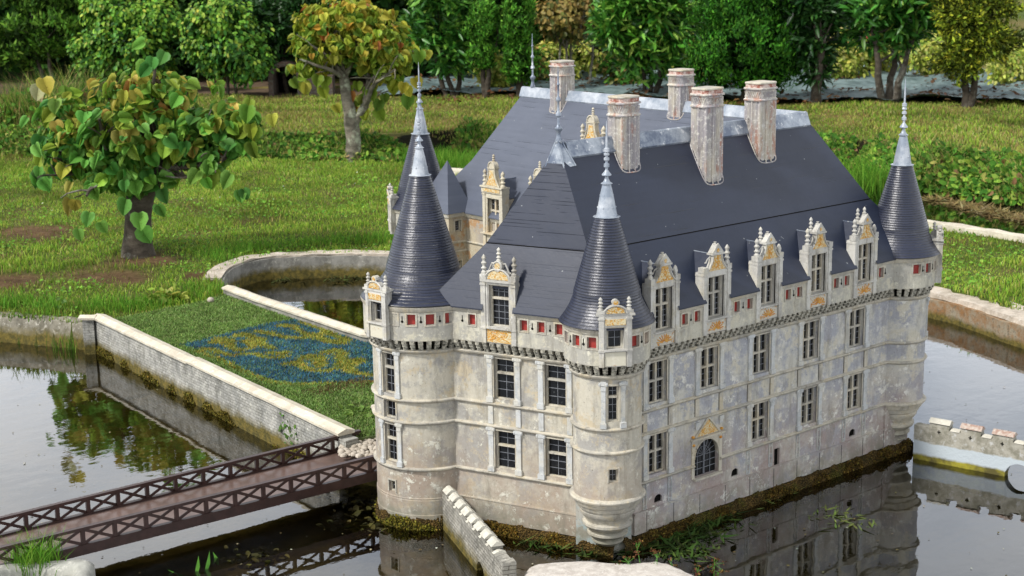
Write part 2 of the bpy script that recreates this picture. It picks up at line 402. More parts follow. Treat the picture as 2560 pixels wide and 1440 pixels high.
def build_split(mb, name, mat, parent=None, smooth=None, tol=.018):
    """one object per cluster of connected pieces"""
    par = list(range(len(mb.v)))
    def find(i):
        while par[i] != i: par[i] = par[par[i]]; i = par[i]
        return i
    for f in mb.f:
        r0 = find(f[0])
        for q in f[1:]: par[find(q)] = r0
    comp = {}
    for i in range(len(mb.v)): comp.setdefault(find(i), []).append(i)
    cl = []
    for k, vs in comp.items():
        c = Vector(tuple(sum(mb.v[i][a] for i in vs)/len(vs) for a in (0, 1)))
        for g in cl:
            if (g[0]-c).length < tol: g[1].update(vs); break
        else: cl.append([c, set(vs)])
    out = []
    for c, vs in cl:
        ix = sorted(vs); mp = {v: i for i, v in enumerate(ix)}; b = MB(); b.v = [mb.v[i] for i in ix]
        b.f = [tuple(mp[q] for q in f) for f in mb.f if f[0] in vs]; out.append(b.build(name, mat, parent, smooth))
    return out
def np_mesh(name, V, Fc, colors=None):
    me = bpy.data.meshes.new(name); V = np.asarray(V, np.float32); Fc = np.asarray(Fc, np.int32)
    nf, k = Fc.shape
    me.vertices.add(len(V)); me.vertices.foreach_set('co', V.ravel())
    me.loops.add(nf*k); me.loops.foreach_set('vertex_index', Fc.ravel())
    me.polygons.add(nf); me.polygons.foreach_set('loop_start', np.arange(0, nf*k, k, dtype=np.int32))
    me.update(calc_edges=True)
    if colors is not None:
        at = me.color_attributes.new('Col', 'FLOAT_COLOR', 'POINT')
        c = np.ones((len(V), 4), np.float32); c[:, :3] = colors; at.data.foreach_set('color', c.ravel())
    return me
def norm(a): return a/np.maximum(np.linalg.norm(a, axis=-1, keepdims=True), 1e-9)

HEART = (np.array([(0, 0, 0), (-.08, .22, .03), (.06, .45, .12), (.38, .50, .13), (.72, .29, .04), (.98, .03, -.16),
                   (.70, -.31, .00), (.34, -.49, .08), (.02, -.42, .10), (-.09, -.20, .05), (.45, 0, -.06)]),
         np.array([(0, 1, 2, 3), (0, 3, 10, 10), (3, 4, 5, 10), (0, 9, 8, 7), (0, 7, 10, 10), (7, 6, 5, 10)]))
LANCE = (np.array([(0, 0, 0), (.25, .13, .03), (.62, .13, .02), (1., 0, -.12), (.62, -.13, .02), (.25, -.13, .03), (.45, 0, -.03)]),
         np.array([(0, 1, 2, 6), (6, 2, 3, 3), (0, 6, 4, 5), (6, 3, 4, 4)]))
OVAL = (np.array([(0, 0, 0), (.3, .30, .06), (.75, .24, .03), (1, 0, -.08), (.75, -.24, .03), (.3, -.30, .06)]),
        np.array([(0, 1, 2, 3), (0, 3, 4, 5)]))
DIAM = (np.array([(0, 0, 0), (.45, .25, .05), (1, 0, 0), (.45, -.25, .05)]), np.array([(0, 1, 2, 3)]))
NEEDLE = (np.array([(0, 0, 0), (.3, .07, .0), (1, 0, .0), (.3, -.07, .0)]), np.array([(0, 1, 2, 3)]))
def scatter(tmpl, P, nrm, tip, size, col):
    """instances of a small leaf: P (N,3), nrm/tip (N,3), size (N,), col (N,3) -> arrays"""
    tv, tf = tmpl; N = len(P)
    n = norm(nrm); t = tip-n*(n*tip).sum(1, keepdims=True); t = norm(t); s = np.cross(n, t)
    V = P[:, None, :]+size[:, None, None]*(tv[None, :, 0, None]*t[:, None, :]+tv[None, :, 1, None]*s[:, None, :]+tv[None, :, 2, None]*n[:, None, :])
    Fc = tf[None]+(np.arange(N)*len(tv))[:, None, None]
    return V.reshape(-1, 3), Fc.reshape(-1, tf.shape[1]), np.repeat(col, len(tv), 0)
def join_np(parts):
    V = []; Fc = []; C = []; n = 0
    for v, f, c in parts: V.append(v); Fc.append(f+n); C.append(c); n += len(v)
    return np.concatenate(V), np.concatenate(Fc), np.concatenate(C)
def fixfaces(Fc):
    return Fc
def leaf_obj(name, parts, mat, parent=None, origin=None):
    V, Fc, C = join_np(parts) if isinstance(parts, list) else parts
    # quads with a doubled last corner become triangles
    if Fc.shape[1] == 4:
        tri = Fc[:, 2] == Fc[:, 3]
        if tri.any():
            q = Fc[~tri]; t3 = Fc[tri][:, :3]
            Fc = np.concatenate([q[:, [0, 1, 2]], q[:, [0, 2, 3]], t3])
    return link(name, np_mesh(name, V, Fc, C), mat, parent, None, origin)
def pick(pal, n, jit=.18):
    w = np.array([p[3] for p in pal], float); w /= w.sum()
    c = np.array([p[:3] for p in pal])[rng.choice(len(pal), n, p=w)]
    return np.clip(c*(1+rng.normal(0, jit, (n, 1)))*(1+rng.normal(0, jit*.35, (n, 3))), .003, .9)
def vnoise(x, y, s, seed=0):
    """cheap smooth value noise in [0,1]"""
    x = np.asarray(x)*s+seed*13.7; y = np.asarray(y)*s+seed*7.3
    xi = np.floor(x); yi = np.floor(y); fx = x-xi; fy = y-yi; fx = fx*fx*(3-2*fx); fy = fy*fy*(3-2*fy)
    h = lambda a, b: np.modf(np.abs(np.sin(a*127.1+b*311.7+seed)*43758.5453))[0]
    return (h(xi, yi)*(1-fx)+h(xi+1, yi)*fx)*(1-fy)+(h(xi, yi+1)*(1-fx)+h(xi+1, yi+1)*fx)*fy
def inpoly(x, y, poly):
    r = np.zeros(np.shape(x), bool); n = len(poly); j = n-1
    for i in range(n):
        xi, yi = poly[i]; xj, yj = poly[j]
        c = ((yi > y) != (yj > y)) & (x < (xj-xi)*(y-yi)/((yj-yi) or 1e-12)+xi); r ^= c; j = i
    return r
def segdist(x, y, pl):
    d = np.full(np.shape(x), 1e9)
    for (ax, ay), (bx, by) in zip(pl, pl[1:]):
        L2 = (bx-ax)**2+(by-ay)**2 or 1e-12
        t = np.clip(((x-ax)*(bx-ax)+(y-ay)*(by-ay))/L2, 0, 1)
        d = np.minimum(d, np.hypot(x-ax-t*(bx-ax), y-ay-t*(by-ay)))
    return d
# ================================================================== THE MODEL CASTLE
castle = empty("model_castle", (.6, .9, 0), "miniature Renaissance castle with blue black slate roofs and round corner turrets standing in the pond", "model castle")
WO = -.013
ZL, ZS, ZU, ZC = .265, .467, .562, .774
S0 = (-.428, .667); SD = (.363, -.932); SN = (-.932, -.363)
Flong = lambda s, o, z: (s, -o, z)
Fshort = lambda s, o, z: (S0[0]+SD[0]*s+SN[0]*o, S0[1]+SD[1]*s+SN[1]*o, z)
Fcourt = lambda s, o, z: (1.0-o, 2.70-s, z)
Feast = lambda s, o, z: (1.78+o, s, z)
FnorthA = lambda s, o, z: (1.0-s, .785+o, z)
FnorthB = lambda s, o, z: (1.78-s, 2.68+o, z)
def cyl(c, r): return lambda s, o, z: (c[0]+(r+o)*math.cos(s/r), c[1]+(r+o)*math.sin(s/r), z)
CT = (-.169, .035); LT = (-.4006, .9045); RT = (1.733, .059); FT = (.945, 2.685)
def Pt(F, s, o, z): return Vector(F(s, o, z))

PIN = [(.0, 0), (.30, 0), (.30, .10), (.20, .13), (.17, .20), (.30, .26), (.30, .30), (.18, .34), (.15, .42), (.27, .50), (.30, .56),
       (.17, .62), (.14, .68), (.22, .76), (.24, .82), (.12, .92), (0, 1.0)]
def pinnacle(mb, F, s, o, z0, z1, w=None):
    h = z1-z0; k = (w or .040)*1.0
    c = F(s, o, z0); mb.lathe([(r*k, t*h) for r, t in PIN], c, 8)

def window(par, F, sc_, w, z0, z1, mull=True, trans=None, nx=2, rows=(2, 3), d=.024, o=WO, wallmat='trim', name='window'):
    """stone cross window: frame > glass, glazing_bars"""
    a, b = sc_-w/2, sc_+w/2; fw = .0055; mb = MB(); D = o-d
    for q in ((a, a+fw, z0, z1), (b-fw, b, z0, z1), (a+fw, b-fw, z1-fw, z1), (a+fw, b-fw, z0, z0+fw)):
        mb.fbox(F, q[0], q[1], D, D+.009, q[2], q[3])
    # outer moulding
    e = .006
    for q in ((a-e, a, z0, z1+e), (b, b+e, z0, z1+e), (a, b, z1, z1+e)):
        mb.fbox(F, q[0], q[1], o-.003, o+.0035, q[2], q[3])
    xs = [(a+fw, b-fw)]
    if mull:
        mb.fbox(F, sc_-.0055, sc_+.0055, D, D+.014, z0+fw, z1-fw); xs = [(a+fw, sc_-.0055), (sc_+.0055, b-fw)]
    zs = [(z0+fw, z1-fw)]
    if trans:
        mb.fbox(F, a+fw, sc_-.0055 if mull else b-fw, D, D+.0135, trans-.0045, trans+.0045)
        if mull: mb.fbox(F, sc_+.0055, b-fw, D, D+.0135, trans-.0045, trans+.0045)
        zs = [(trans+.0045, z1-fw), (z0+fw, trans-.0045)]
    w_ = mb.build(name, M[wallmat], par)
    g = MB()
    g.fbox(F, a+.001, b-.001, D-.004, D+.001, z0+.001, z1-.001); g.build('glass', M['glass'], w_)
    br = MB(); t = .0011
    for (x0, x1) in xs:
        for k in range(1, nx):
            x = x0+(x1-x0)*k/nx
            for (c0, c1) in zs: br.fbox(F, x-t, x+t, D+.001, D+.0032, c0, c1)
        for (c0, c1), nr in zip(zs, rows):
            for k in range(1, nr):
                z = c0+(c1-c0)*k/nr; br.fbox(F, x0, x1, D+.001, D+.003, z-t, z+t)
    if br.v: br.build('glazing_bars', M['lead'], w_)
    return w_
def pilaster(par, F, s, z0, z1, w=.022, cap=True, mat='pilaster'):
    mb = MB(); o0 = WO-.001
    mb.fbox(F, s-w/2, s+w/2, o0, WO+.007, z0+.022, z1-.030)
    mb.fbox(F, s-w*.70, s+w*.70, o0, WO+.012, z0, z0+.022)
    if cap:
        mb.fbox(F, s-w*.55, s+w*.55, o0, WO+.010, z1-.038, z1-.020)
        mb.fbox(F, s-w*.62, s+w*.62, o0, WO+.012, z1-.018, z1-.002)
        for q in (-1, 1):
            c = F(s+q*w*.72, WO+.008, z1-.012)
            mb.lathe([(0, -.007), (.005, -.007), (.0065, 0), (.005, .007), (0, .007)], c, 8)
    return mb.build('pilaster', M[mat], par)
def string(par, F, s0, s1, z, n=1, big=False, name='string_course'):
    if big: pr = [(WO-.002, z-.016), (-.008, z-.014), (-.001, z-.008), (.001, z), (-.003, z+.003), (WO-.002, z+.004)]
    else: pr = [(WO-.002, z-.013), (-.007, z-.011), (-.0015, z-.006), (0, z-.002), (-.001, z+.001), (WO-.002, z+.004)]
    mb = MB(); mb.fcurve(F, s0, s1, pr, n); return mb.build(name, M['trim'], par, 40)
def corbels(par, F, s0, s1, sp=.0325, name='corbel_table'):
    n = max(1, round((s1-s0)/sp)); mb = MB(); cb_ = MB(); dx = (s1-s0)/n
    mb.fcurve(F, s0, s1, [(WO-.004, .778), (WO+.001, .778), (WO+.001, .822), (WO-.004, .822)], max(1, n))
    for i in range(n):
        c = s0+dx*(i+.5); h = dx*.28
        for k, (o1, za, zb) in enumerate(((.001, .7795, .7925), (.0095, .7930, .8065), (.0175, .8070, .8205))):
            cb_.fbox(F, c-h, c+h, WO, o1, za, zb)
    o = cb_.build(name, M['corbel'], par)
    mb.build('painted_recess_shade', M['dark'], par)  # recess wall coloured near black to paint in the shade between corbels
    return o
def corbel_caps(par, F, s0, s1, sp=.0325):
    n = max(1, round((s1-s0)/sp)); mb = MB(); dx = (s1-s0)/n
    for i in range(n):
        c = s0+dx*(i+.5); h = dx*.30
        for k, (o1, zb) in enumerate(((.0012, .7905), (.0097, .8045), (.0177, .8190))):
            mb.fbox(F, c-h, c+h, o1-.007, o1, zb-.0015, zb+.0022)
    mb.build('corbel_edge', M['trim'], par)
PO = .020
def gunport(par, F, s, o=PO):
    mb = MB(); w, h, zc = .0165, .0225, .911
    for q in ((s-w-.006, s-w, zc-h-.006, zc+h+.006), (s+w, s+w+.006, zc-h-.006, zc+h+.006), (s-w, s+w, zc+h, zc+h+.006), (s-w, s+w, zc-h-.006, zc-h)):
        mb.fbox(F, q[0], q[1], o-.002, o+.0028, q[2], q[3])
    g = mb.build('gunport', M['trim'], par)
    MB().fbox(F, s-w-.001, s+w+.001, o-.018, o-.0135, zc-h-.001, zc+h+.001).build('shutter', M['red'], g)
def keyholes(par, F, ss, o=PO):
    mb = MB()
    for s in ss:
        pts = [(s-.0016, .925), (s-.0016, .908)]+[(s+.0058*math.sin(a), .9025-.0058*math.cos(a)) for a in np.linspace(PI*1.12, -PI*1.12+2*PI*0, 1)]
        pts = [(s-.0018, .925), (s-.0018, .908)]
        pts += [(s+.0055*math.cos(a), .9025+.0055*math.sin(a)) for a in np.linspace(rad(110), rad(430), 10)]
        pts += [(s+.0018, .908), (s+.0018, .925)]
        mb.plate(F, pts, o-.001, o+.0009)
    mb.build('arrow_slits', M['dark'], par)
def parapet(par, F, s0, s1, gaps=(), ports=(), step=None, n=1, name='parapet'):
    """cream parapet wall with openings for shutters; gaps are where a dormer stands"""
    segs = []; a = s0
    for g0, g1 in sorted(gaps): segs.append((a, g0)); a = g1
    segs.append((a, s1))
    for a, b in segs:
        if b-a < .004: continue
        mb = MB(); cor = MB()
        hs = [(p-.0165, p+.0165, .8885, .9335, .015) for p in ports if a+.017 < p < b-.017]
        mb.grid(F, a, b, .8215, .962, hs, step, o=PO)
        k = max(1, int((b-a)/(step or 9)))
        cor.fcurve(F, a, b, [(PO-.002, .941), (PO+.004, .943), (PO+.0075, .950), (PO+.010, .9615), (PO-.002, .9625)], k)
        mb.fcurve(F, a, b, [(WO-.002, .8205), (PO-.001, .8205), (PO-.001, .8235), (WO-.002, .8235)], k)
        p = mb.build(name, M['parapet'], par, 40 if step else None)
        cor.build('parapet_cornice', M['trim'], par, 40)
    for q in ports: gunport(par, F, q)
    return p

def m_faded(nm, th, c0):
    t = NT(nm); a = t.step(t.noise(42, 6, .65, dist=1.2), th, th+.04)
    col = t.mix(a, c0, (.50, .24, .06)); col = t.mix(t.step(t.noise(30, 8, .75, off=4), .56, .62), col, (.66, .63, .53))
    return t.fin(col, .75, nrm=t.bump(a, .5, .002), spec=.3)
M['faded'] = m_faded('faded ochre panel', .535, (.52, .50, .43)); M['faded2'] = m_faded('nearly bare panel', .62, (.60, .57, .46))
def scroll_tube(mb, F, pts, o, r=.0032):
    mb.tube([F(a, o, z) for a, z in pts], r, 5)
def curve_half(hb, zb, hn, zn, n=9):
    out = []
    for i in range(n+1):
        t = i/n; e = 1-(1-t)**2.5; x = hb+(hn-hb)*(e*.85+.15*t*t*(3-2*t)); out.append((x, zb+(zn-zb)*t))
    return out
def dormer(par, F, c, kind, flags=(), wm='carved', glyph=None, label=None, slate='slate'):
    of = .028; mb = MB(); orn = MB(); sub = []
    if kind == 'curved': W, zb, zs, wt, wh, tr = .081, .824, .887, 1.058, .0455, .990
    elif kind == 'arch': W, zb, zs, wt, wh, tr = .079, .824, .892, 1.062, .045, 1.008
    elif kind == 'court': W, zb, zs, wt, wh, tr = .082, .80, .880, 1.066, .046, 1.000
    else: W, zb, zs, wt, wh, tr = .049, .824, .893, .975, .027, None
    pw = .021 if kind != 'small' else .015
    ptop = {'curved': 1.082, 'arch': 1.076, 'court': 1.098, 'small': 1.022}[kind]
    back = -.02
    for q in (-1, 1):
        a, b = sorted((c+q*W, c+q*(W-pw)))
        mb.fbox(F, a, b, back, of, zb, ptop)
        mb.fbox(F, a-.002, b+.002, back, of+.003, zs-.010, zs-.002)
        mb.fbox(F, a-.002, b+.002, back, of+.003, ptop-.014, ptop-.006)
        a2, b2 = sorted((c+q*(W-pw), c+q*wh))
        mb.fbox(F, a2, b2, back, of-.008, zs, wt+.004)
        a3, b3 = sorted((c+q*(W-pw), c+q*(wh+.004)))
        mb.fbox(F, a3, b3, back, of-.004, zs, wt+.004)
    mb.fbox(F, c-W+pw, c+W-pw, back, of-.008, zb, zs-.008)
    mb.fbox(F, c-W+pw-.001, c+W-pw+.001, back, of+.004, zs-.007, zs)
    mb.fbox(F, c-W+pw, c+W-pw, back, of-.003, wt+.004, ptop)
    # ornament panel under the sill
    if kind == 'arch': orn.fbox(F, c-W+pw+.003, c+W-pw-.003, of-.009, of-.0055, zb+.004, zs-.012)
    if kind in ('curved', 'small'):
        fd = MB(); fd.fbox(F, c-W+pw+.003, c+W-pw-.003, of-.009, of-.0055, zb+.004, zs-.012); sub.append((fd, 'faded_panel', 'faded' if kind == 'curved' else 'faded2'))
    pin = MB(); po = .013
    if kind == 'curved':
        h = curve_half(W-pw+.001, ptop, .0265, 1.150)
        mb.plate(F, [(c+x, z) for x, z in h]+[(c-x, z) for x, z in reversed(h)], .004, of-.004)
        h2 = curve_half(W-pw-.009, ptop+.004, .0185, 1.147)
        orn.plate(F, [(c+x, z) for x, z in h2]+[(c-x, z) for x, z in reversed(h2)], of-.005, of-.0025)
        for q in (-1, 1): scroll_tube(mb, F, [(c+q*x, z) for x, z in h], of-.002, .0034)
        mb.fbox(F, c-.034, c+.034, -.004, of+.005, 1.1505, 1.1575)
        mb.plate(F, [(c-.029, 1.158), (c+.029, 1.158), (c, 1.193)], -.002, of)
        for q in (-1, 1): mb.tube([F(c+q*.031, of-.002, 1.159), F(c, of-.002, 1.1955)], .0028, 5)
        orn.lathe([(0, 0)], (0, 0, 0), 3) if False else None
        ctr = Pt(F, c, of+.0005, 1.1685); n3 = (Pt(F, c, 1, 0)-Pt(F, c, 0, 0)).normalized(); u3 = (Pt(F, c+.01, 0, 0)-Pt(F, c, 0, 0)).normalized()
        orn.plate(F, [(c+.0075*math.cos(a), 1.1685+.0085*math.sin(a)) for a in np.linspace(0, 2*PI, 11)[:-1]], of-.001, of+.0015)
        mb.lathe([(0, 0), (.006, 0), (.006, .005), (.004, .007), (.007, .012), (0, .013)], F(c, .010, 1.188), 8)
        for q, nm in ((-1, 'L'), (1, 'R')):
            x = c+q*(W-pw/2)
            pin.fbox(F, x-.0125, x+.0125, -.004, of+.002, ptop+.0005, ptop+.022)
            if 'no'+nm in flags: continue
            if 'stub'+nm in flags:
                pin.lathe([(0, 0), (.008, 0), (.011, .014), (.006, .030), (0, .036)], F(x, po, ptop+.022), 8)
            else: pinnacle(pin, F, x, po, ptop+.022, 1.182)
            if 'back'+nm in flags: pinnacle(pin, F, c+q*.024, -.008, 1.158, 1.222, .032)
        for q, nm in ((-1, 'L'), (1, 'R')):
            if 'noS'+nm in flags: continue
            scroll_tube(pin, F, [(c+q*.027, 1.140), (c+q*.037, 1.139), (c+q*.047, 1.133), (c+q*.055, 1.120), (c+q*.060, 1.122)], .012, .003)
        if glyph == 'B':
            g = [[(-.009, 1.088), (-.009, 1.136)], [(-.009, 1.136), (.002, 1.135), (.006, 1.126), (.002, 1.115), (-.009, 1.113)],
                 [(-.009, 1.113), (.005, 1.112), (.011, 1.101), (.006, 1.090), (-.009, 1.088)]]
        elif glyph == 'curl':
            g = [[(-.004, 1.140), (.002, 1.128), (-.006, 1.118), (.002, 1.108), (.010, 1.100), (.006, 1.090), (-.006, 1.090), (-.012, 1.098)]]
        else:
            g = [[(-.008, 1.135), (.006, 1.128), (-.006, 1.116), (.010, 1.105), (-.010, 1.094)], [(.002, 1.14), (.006, 1.118), (-.004, 1.10)]]
        gl = MB()
        for st in g: scroll_tube(gl, F, [(c+a, z) for a, z in st], of-.0025, .0022)
        sub.append((gl, 'monogram', 'scroll'))
        # sunray scrollwork of the panel
        for a in np.linspace(rad(12), rad(168), 9):
            gl.tube([F(c+.008*math.cos(a), of-.0052, .836+.006*math.sin(a)), F(c+.043*math.cos(a), of-.0052, .836+.034*math.sin(a))], [.0018, .0026], 5)
    elif kind == 'arch':
        mb.fbox(F, c-W, c+W, -.004, of+.004, ptop+.0005, ptop+.0085)
        R_ = .056; z0 = ptop+.009
        mb.plate(F, [(c+R_*math.cos(a), z0+R_*.82*math.sin(a)) for a in np.linspace(0, PI, 19)], 0, of-.003)
        scroll_tube(mb, F, [(c+R_*math.cos(a), z0+R_*.82*math.sin(a)) for a in np.linspace(0, PI, 19)], of-.002, .0048)
        orn.plate(F, [(c+.047*math.cos(a), z0+.003+.047*.80*math.sin(a)) for a in np.linspace(0, PI, 19)], of-.004, of-.001)
        zc = 1.143
        mb.plate(F, [(c+.021*math.cos(a), zc+.021*math.sin(a)) for a in np.linspace(0, 2*PI, 17)[:-1]], .002, of-.001)
        orn.plate(F, [(c+.0125*math.cos(a), zc+.0125*math.sin(a)) for a in np.linspace(0, 2*PI, 15)[:-1]], of-.002, of+.0012)
        scroll_tube(mb, F, [(c+.019*math.cos(a), zc+.019*math.sin(a)) for a in np.linspace(0, 2*PI, 17)], of-.001, .0036)
        pinnacle(pin, F, c, po, zc+.018, 1.218, .036)
        for q in (-1, 1):
            x = c+q*(W-pw/2)
            pin.fbox(F, x-.0125, x+.0125, -.004, of+.001, ptop+.009, ptop+.030); pinnacle(pin, F, x, po, ptop+.03, 1.186)
            scroll_tube(pin, F, [(c+q*.020, 1.150), (c+q*.030, 1.153), (c+q*.036, 1.140), (c+q*.046, 1.118), (c+q*.056, 1.116)], .014, .0034)
        gl = MB()
        for q in (-1, 1):
            gl.tube([F(c+q*x, of-.0052, z) for x, z in ((.004, .872), (.018, .868), (.032, .872), (.038, .862), (.030, .852), (.022, .858), (.027, .864))], .0019, 5)
            gl.tube([F(c+q*x, of-.0052, z) for x, z in ((.004, .850), (.014, .856), (.018, .846), (.032, .840), (.044, .836))], .0017, 5)
        sub.append((gl, 'scrollwork', 'scroll'))
    elif kind == 'court':
        mb.fbox(F, c-W-.010, c+W+.010, back, of+.012, .874, .8795)
        mb.fbox(F, c-W-.004, c+W+.004, back, of+.004, 1.0985, 1.126); orn.fbox(F, c-W+.014, c+W-.014, of+.002, of+.0065, 1.104, 1.121)
        mb.fbox(F, c-W-.009, c+W+.009, back, of+.011, 1.1265, 1.134)
        h = curve_half(.060, 1.1345, .025, 1.228)
        mb.plate(F, [(c+x, z) for x, z in h]+[(c-x, z) for x, z in reversed(h)], .002, of)
        for q in (-1, 1): scroll_tube(mb, F, [(c+q*x, z) for x, z in h], of+.001, .0042)
        h2 = curve_half(.045, 1.140, .014, 1.218); orn.plate(F, [(c+x, z) for x, z in h2]+[(c-x, z) for x, z in reversed(h2)], of-.001, of+.0028)
        mb.fbox(F, c-.032, c+.032, 0, of+.005, 1.2285, 1.234)
        mb.plate(F, [(c+.027*math.cos(a), 1.2345+.032*math.sin(a)) for a in np.linspace(0, PI, 13)], 0, of+.001)
        scroll_tube(mb, F, [(c+.026*math.cos(a), 1.2345+.031*math.sin(a)) for a in np.linspace(0, PI, 13)], of+.002, .0042)
        pinnacle(pin, F, c, po, 1.264, 1.305, .03)
        for q in (-1, 1): pinnacle(pin, F, c+q*(W-.008), po, 1.1345, 1.222, .046); pinnacle(pin, F, c+q*(W-.034), po-.016, 1.1345, 1.208, .034)
    else:
        mb.fbox(F, c-W-.008, c+W+.008, back, of+.006, ptop+.0005, ptop+.009); orn.fbox(F, c-.030, c+.030, of-.004, of-.001, wt+.012, ptop-.012)
        R_ = .034; z0 = ptop+.0095
        mb.plate(F, [(c+R_*math.cos(a), z0+R_*.95*math.sin(a)) for a in np.linspace(0, PI, 15)], .0, of-.002)
        scroll_tube(mb, F, [(c+R_*math.cos(a), z0+R_*.95*math.sin(a)) for a in np.linspace(0, PI, 15)], of-.002, .004)
        orn.plate(F, [(c+.027*math.cos(a), z0+.002+.027*.9*math.sin(a)) for a in np.linspace(0, PI, 15)], of-.003, of)
        mb.plate(F, [(c+.012*math.cos(a), z0+.043+.012*math.sin(a)) for a in np.linspace(0, 2*PI, 13)[:-1]], .004, of-.003)
        orn.plate(F, [(c+.0075*math.cos(a), z0+.043+.0075*math.sin(a)) for a in np.linspace(0, 2*PI, 11)[:-1]], of-.004, of-.001)
        for q in (-1, 1):
            x = c+q*(W-.004)
            pin.fbox(F, x-.010, x+.010, .0, of-.001, z0, z0+.012); pinnacle(pin, F, x, po, z0+.012, 1.094, .034)
    o = mb.build('dormer', M[wm], par, label=label)
    build_split(pin, 'pinnacle', M[wm], o, 50, .030 if kind != 'small' else .022)
    if orn.v: orn.build('painted_relief', M['ochre'], o)
    for m_, nm, mt in sub: m_.build(nm, M[mt], o)
    # window
    w_ = window(par, F, c, wh*2, zs+.0005, wt, kind in ('curved', 'court'), tr, 2 if kind != 'arch' else 3,
                (2, 4) if kind != 'small' else (2, 2), .024, of-.012, 'carved_old' if kind == 'court' else 'trim', 'dormer_window')
    # roof behind
    if kind != 'small':
        zr = {'curved': 1.148, 'arch': 1.128, 'court': 1.165}[kind]; ze = {'curved': 1.045, 'arch': 1.05, 'court': 1.07}[kind]; wr = W-.008
        r = MB(); prof = [(-wr, ze), (0, zr), (wr, ze), (wr-.012, ze-.004), (0, zr-.02), (-wr+.012, ze-.004)]
        r.plate(F, [(c+a, z) for a, z in prof], -.21, .003); r.build('dormer_roof', M[slate], o)
        z_ = MB(); z_.tube([F(c, .002, zr), F(c, -.175, zr)], .0024, 6)
        z_.build('ridge_strip', M['zinc'], o)
        ck = MB()
        for q in (-1, 1):
            a, b = sorted((c+q*(W-.006), c+q*(W-.020))); ck.fbox(F, a, b, -.16, back, .93, ze-.004)
        build_split(ck, 'cheek', M['wall_warm' if kind != 'court' else 'wall_far'], o)
    return o

# ---------------- long south facade
cols = [.089, .393, .717, 1.046, 1.370]
body = MB(); holes = []
for i, c in enumerate(cols):
    holes.append((c-.051, c+.051, .579, .752, .026))
    if i != 1: holes.append((c-.051, c+.051, .282, .449, .026))
holes += [(.307, .457, .205, .365, .020), (.073, .117, .156, .190, .03), (.540, .584, .156, .190, .03), (1.342, 1.386, .156, .190, .03), (.817, .853, .120, .218, .03)]
body.grid(Flong, -.06, 1.70, .055, .776, holes, o=WO)
wall_s = body.build('south_wall', M['wall_cool'], castle)
for i, c in enumerate(cols):
    window(castle, Flong, c, .102, .579, .752, True, .672)
    for q in (-1, 1): pilaster(castle, Flong, c+q*.073, ZU+.004, ZC-.004)
    if i != 1:
        window(castle, Flong, c, .102, .282, .449, True, .376, rows=(2, 3))
        for q in (-1, 1): pilaster(castle, Flong, c+q*.073, ZL+.004, ZS-.004)
        fz = MB()
    else: fz = MB()
    for q in (-1, 1):
        s = c+q*.073
        MB().fbox(Flong, s-.011, s+.011, WO-.001, WO+.005, ZS+.006, ZU-.014).build('frieze_pier', M['trim'], castle)
    if i != 1:
        for q in (-1, 1):
            s = c+q*.073; bs = MB()
            for e in (-1, 1): bs.fbox(Flong, s+e*.0095-.0016, s+e*.0095+.0016, WO-.001, WO+.004, .146, .250)
            for zc in (.198, .152, .246):
                for rr_, tt in ((.0085, .0016), (.0035, .0014)):
                    bs.tube([Flong(s+rr_*math.cos(a), WO+.002, zc+rr_*math.sin(a)) for a in np.linspace(0, 2*PI, 13)], tt, 5)
            bs.build('basement_ornament', M['pilaster'], castle, 50)
# arched window
F = Flong; ac, ar, az = .382, .075, .290
sp = MB()
for q in (-1, 1):
    arc = [(ac+q*ar*math.cos(a), az+ar*math.sin(a)) for a in np.linspace(0, PI/2, 10)]
    sp.plate(F, [(ac+q*ar, az+ar)]+arc[::-1][0:0]+arc, WO-.020, WO+.0008)
sp.plate(F, [(ac-.092, .205), (ac-.075, .205), (ac-.075, .3655), (ac+.075, .3655), (ac+.075, .205), (ac+.092, .205), (ac+.092, .372), (ac-.092, .372)], WO-.001, WO+.004)
sp.tube([F(ac+.075*math.cos(a), WO+.002, az+.075*math.sin(a)) for a in np.linspace(0, PI, 21)], .004, 6)
sp.fbox(F, ac-.100, ac+.100, WO-.001, WO+.016, .3725, .380)
sp.fbox(F, ac-.080, ac+.086, WO-.001, WO+.016, .196, .2045)
for a, b in (((-.072, .382), (.006, .457)), ((.006, .457), (.076, .382))): sp.tube([F(ac+a[0], WO+.004, a[1]), F(ac+b[0], WO+.004, b[1])], .0045, 6)
aw = sp.build('arched_window', M['trim'], castle, 35)
MB().plate(F, [(ac-.066, .383), (ac+.070, .383), (ac+.006, .450)], WO-.001, WO+.003).build('painted_pediment', M['ochre'], aw)
ro = MB()
for (x, z) in ((-.082, .352), (.082, .354), (-.086, .388), (.088, .390)): ro.lathe([(0, -.006), (.005, -.005), (.008, 0), (.005, .005), (0, .006)], F(ac+x, WO+.004, z), 8)
build_split(ro, 'rosette', M['scroll'], aw, 60, .001)
MB().fbox(F, ac-.074, ac+.074, WO-.024, WO-.019, .2052, .3645).build('glass', M['glass'], aw)
br = MB(); ob = WO-.018
br.fbox(F, ac-.0028, ac+.0028, ob, ob+.005, .206, .362)
for x in (-.038, .038): br.fbox(F, ac+x-.0012, ac+x+.0012, ob, ob+.0025, .206, .29)
for z in (.234, .262, .290): br.fbox(F, ac-.074, ac+.074, ob, ob+.0022, z-.0012, z+.0012)
for a in np.linspace(0, PI, 9)[1:-1]: br.tube([F(ac+.004*math.cos(a), ob+.001, az+.004*math.sin(a)), F(ac+.073*math.cos(a), ob+.001, az+.073*math.sin(a))], .0012, 4)
br.tube([F(ac+.038*math.cos(a), ob+.001, az+.038*math.sin(a)) for a in np.linspace(0, PI, 13)], .0012, 4)
br.build('glazing_bars', M['lead'], aw)
ca = MB()
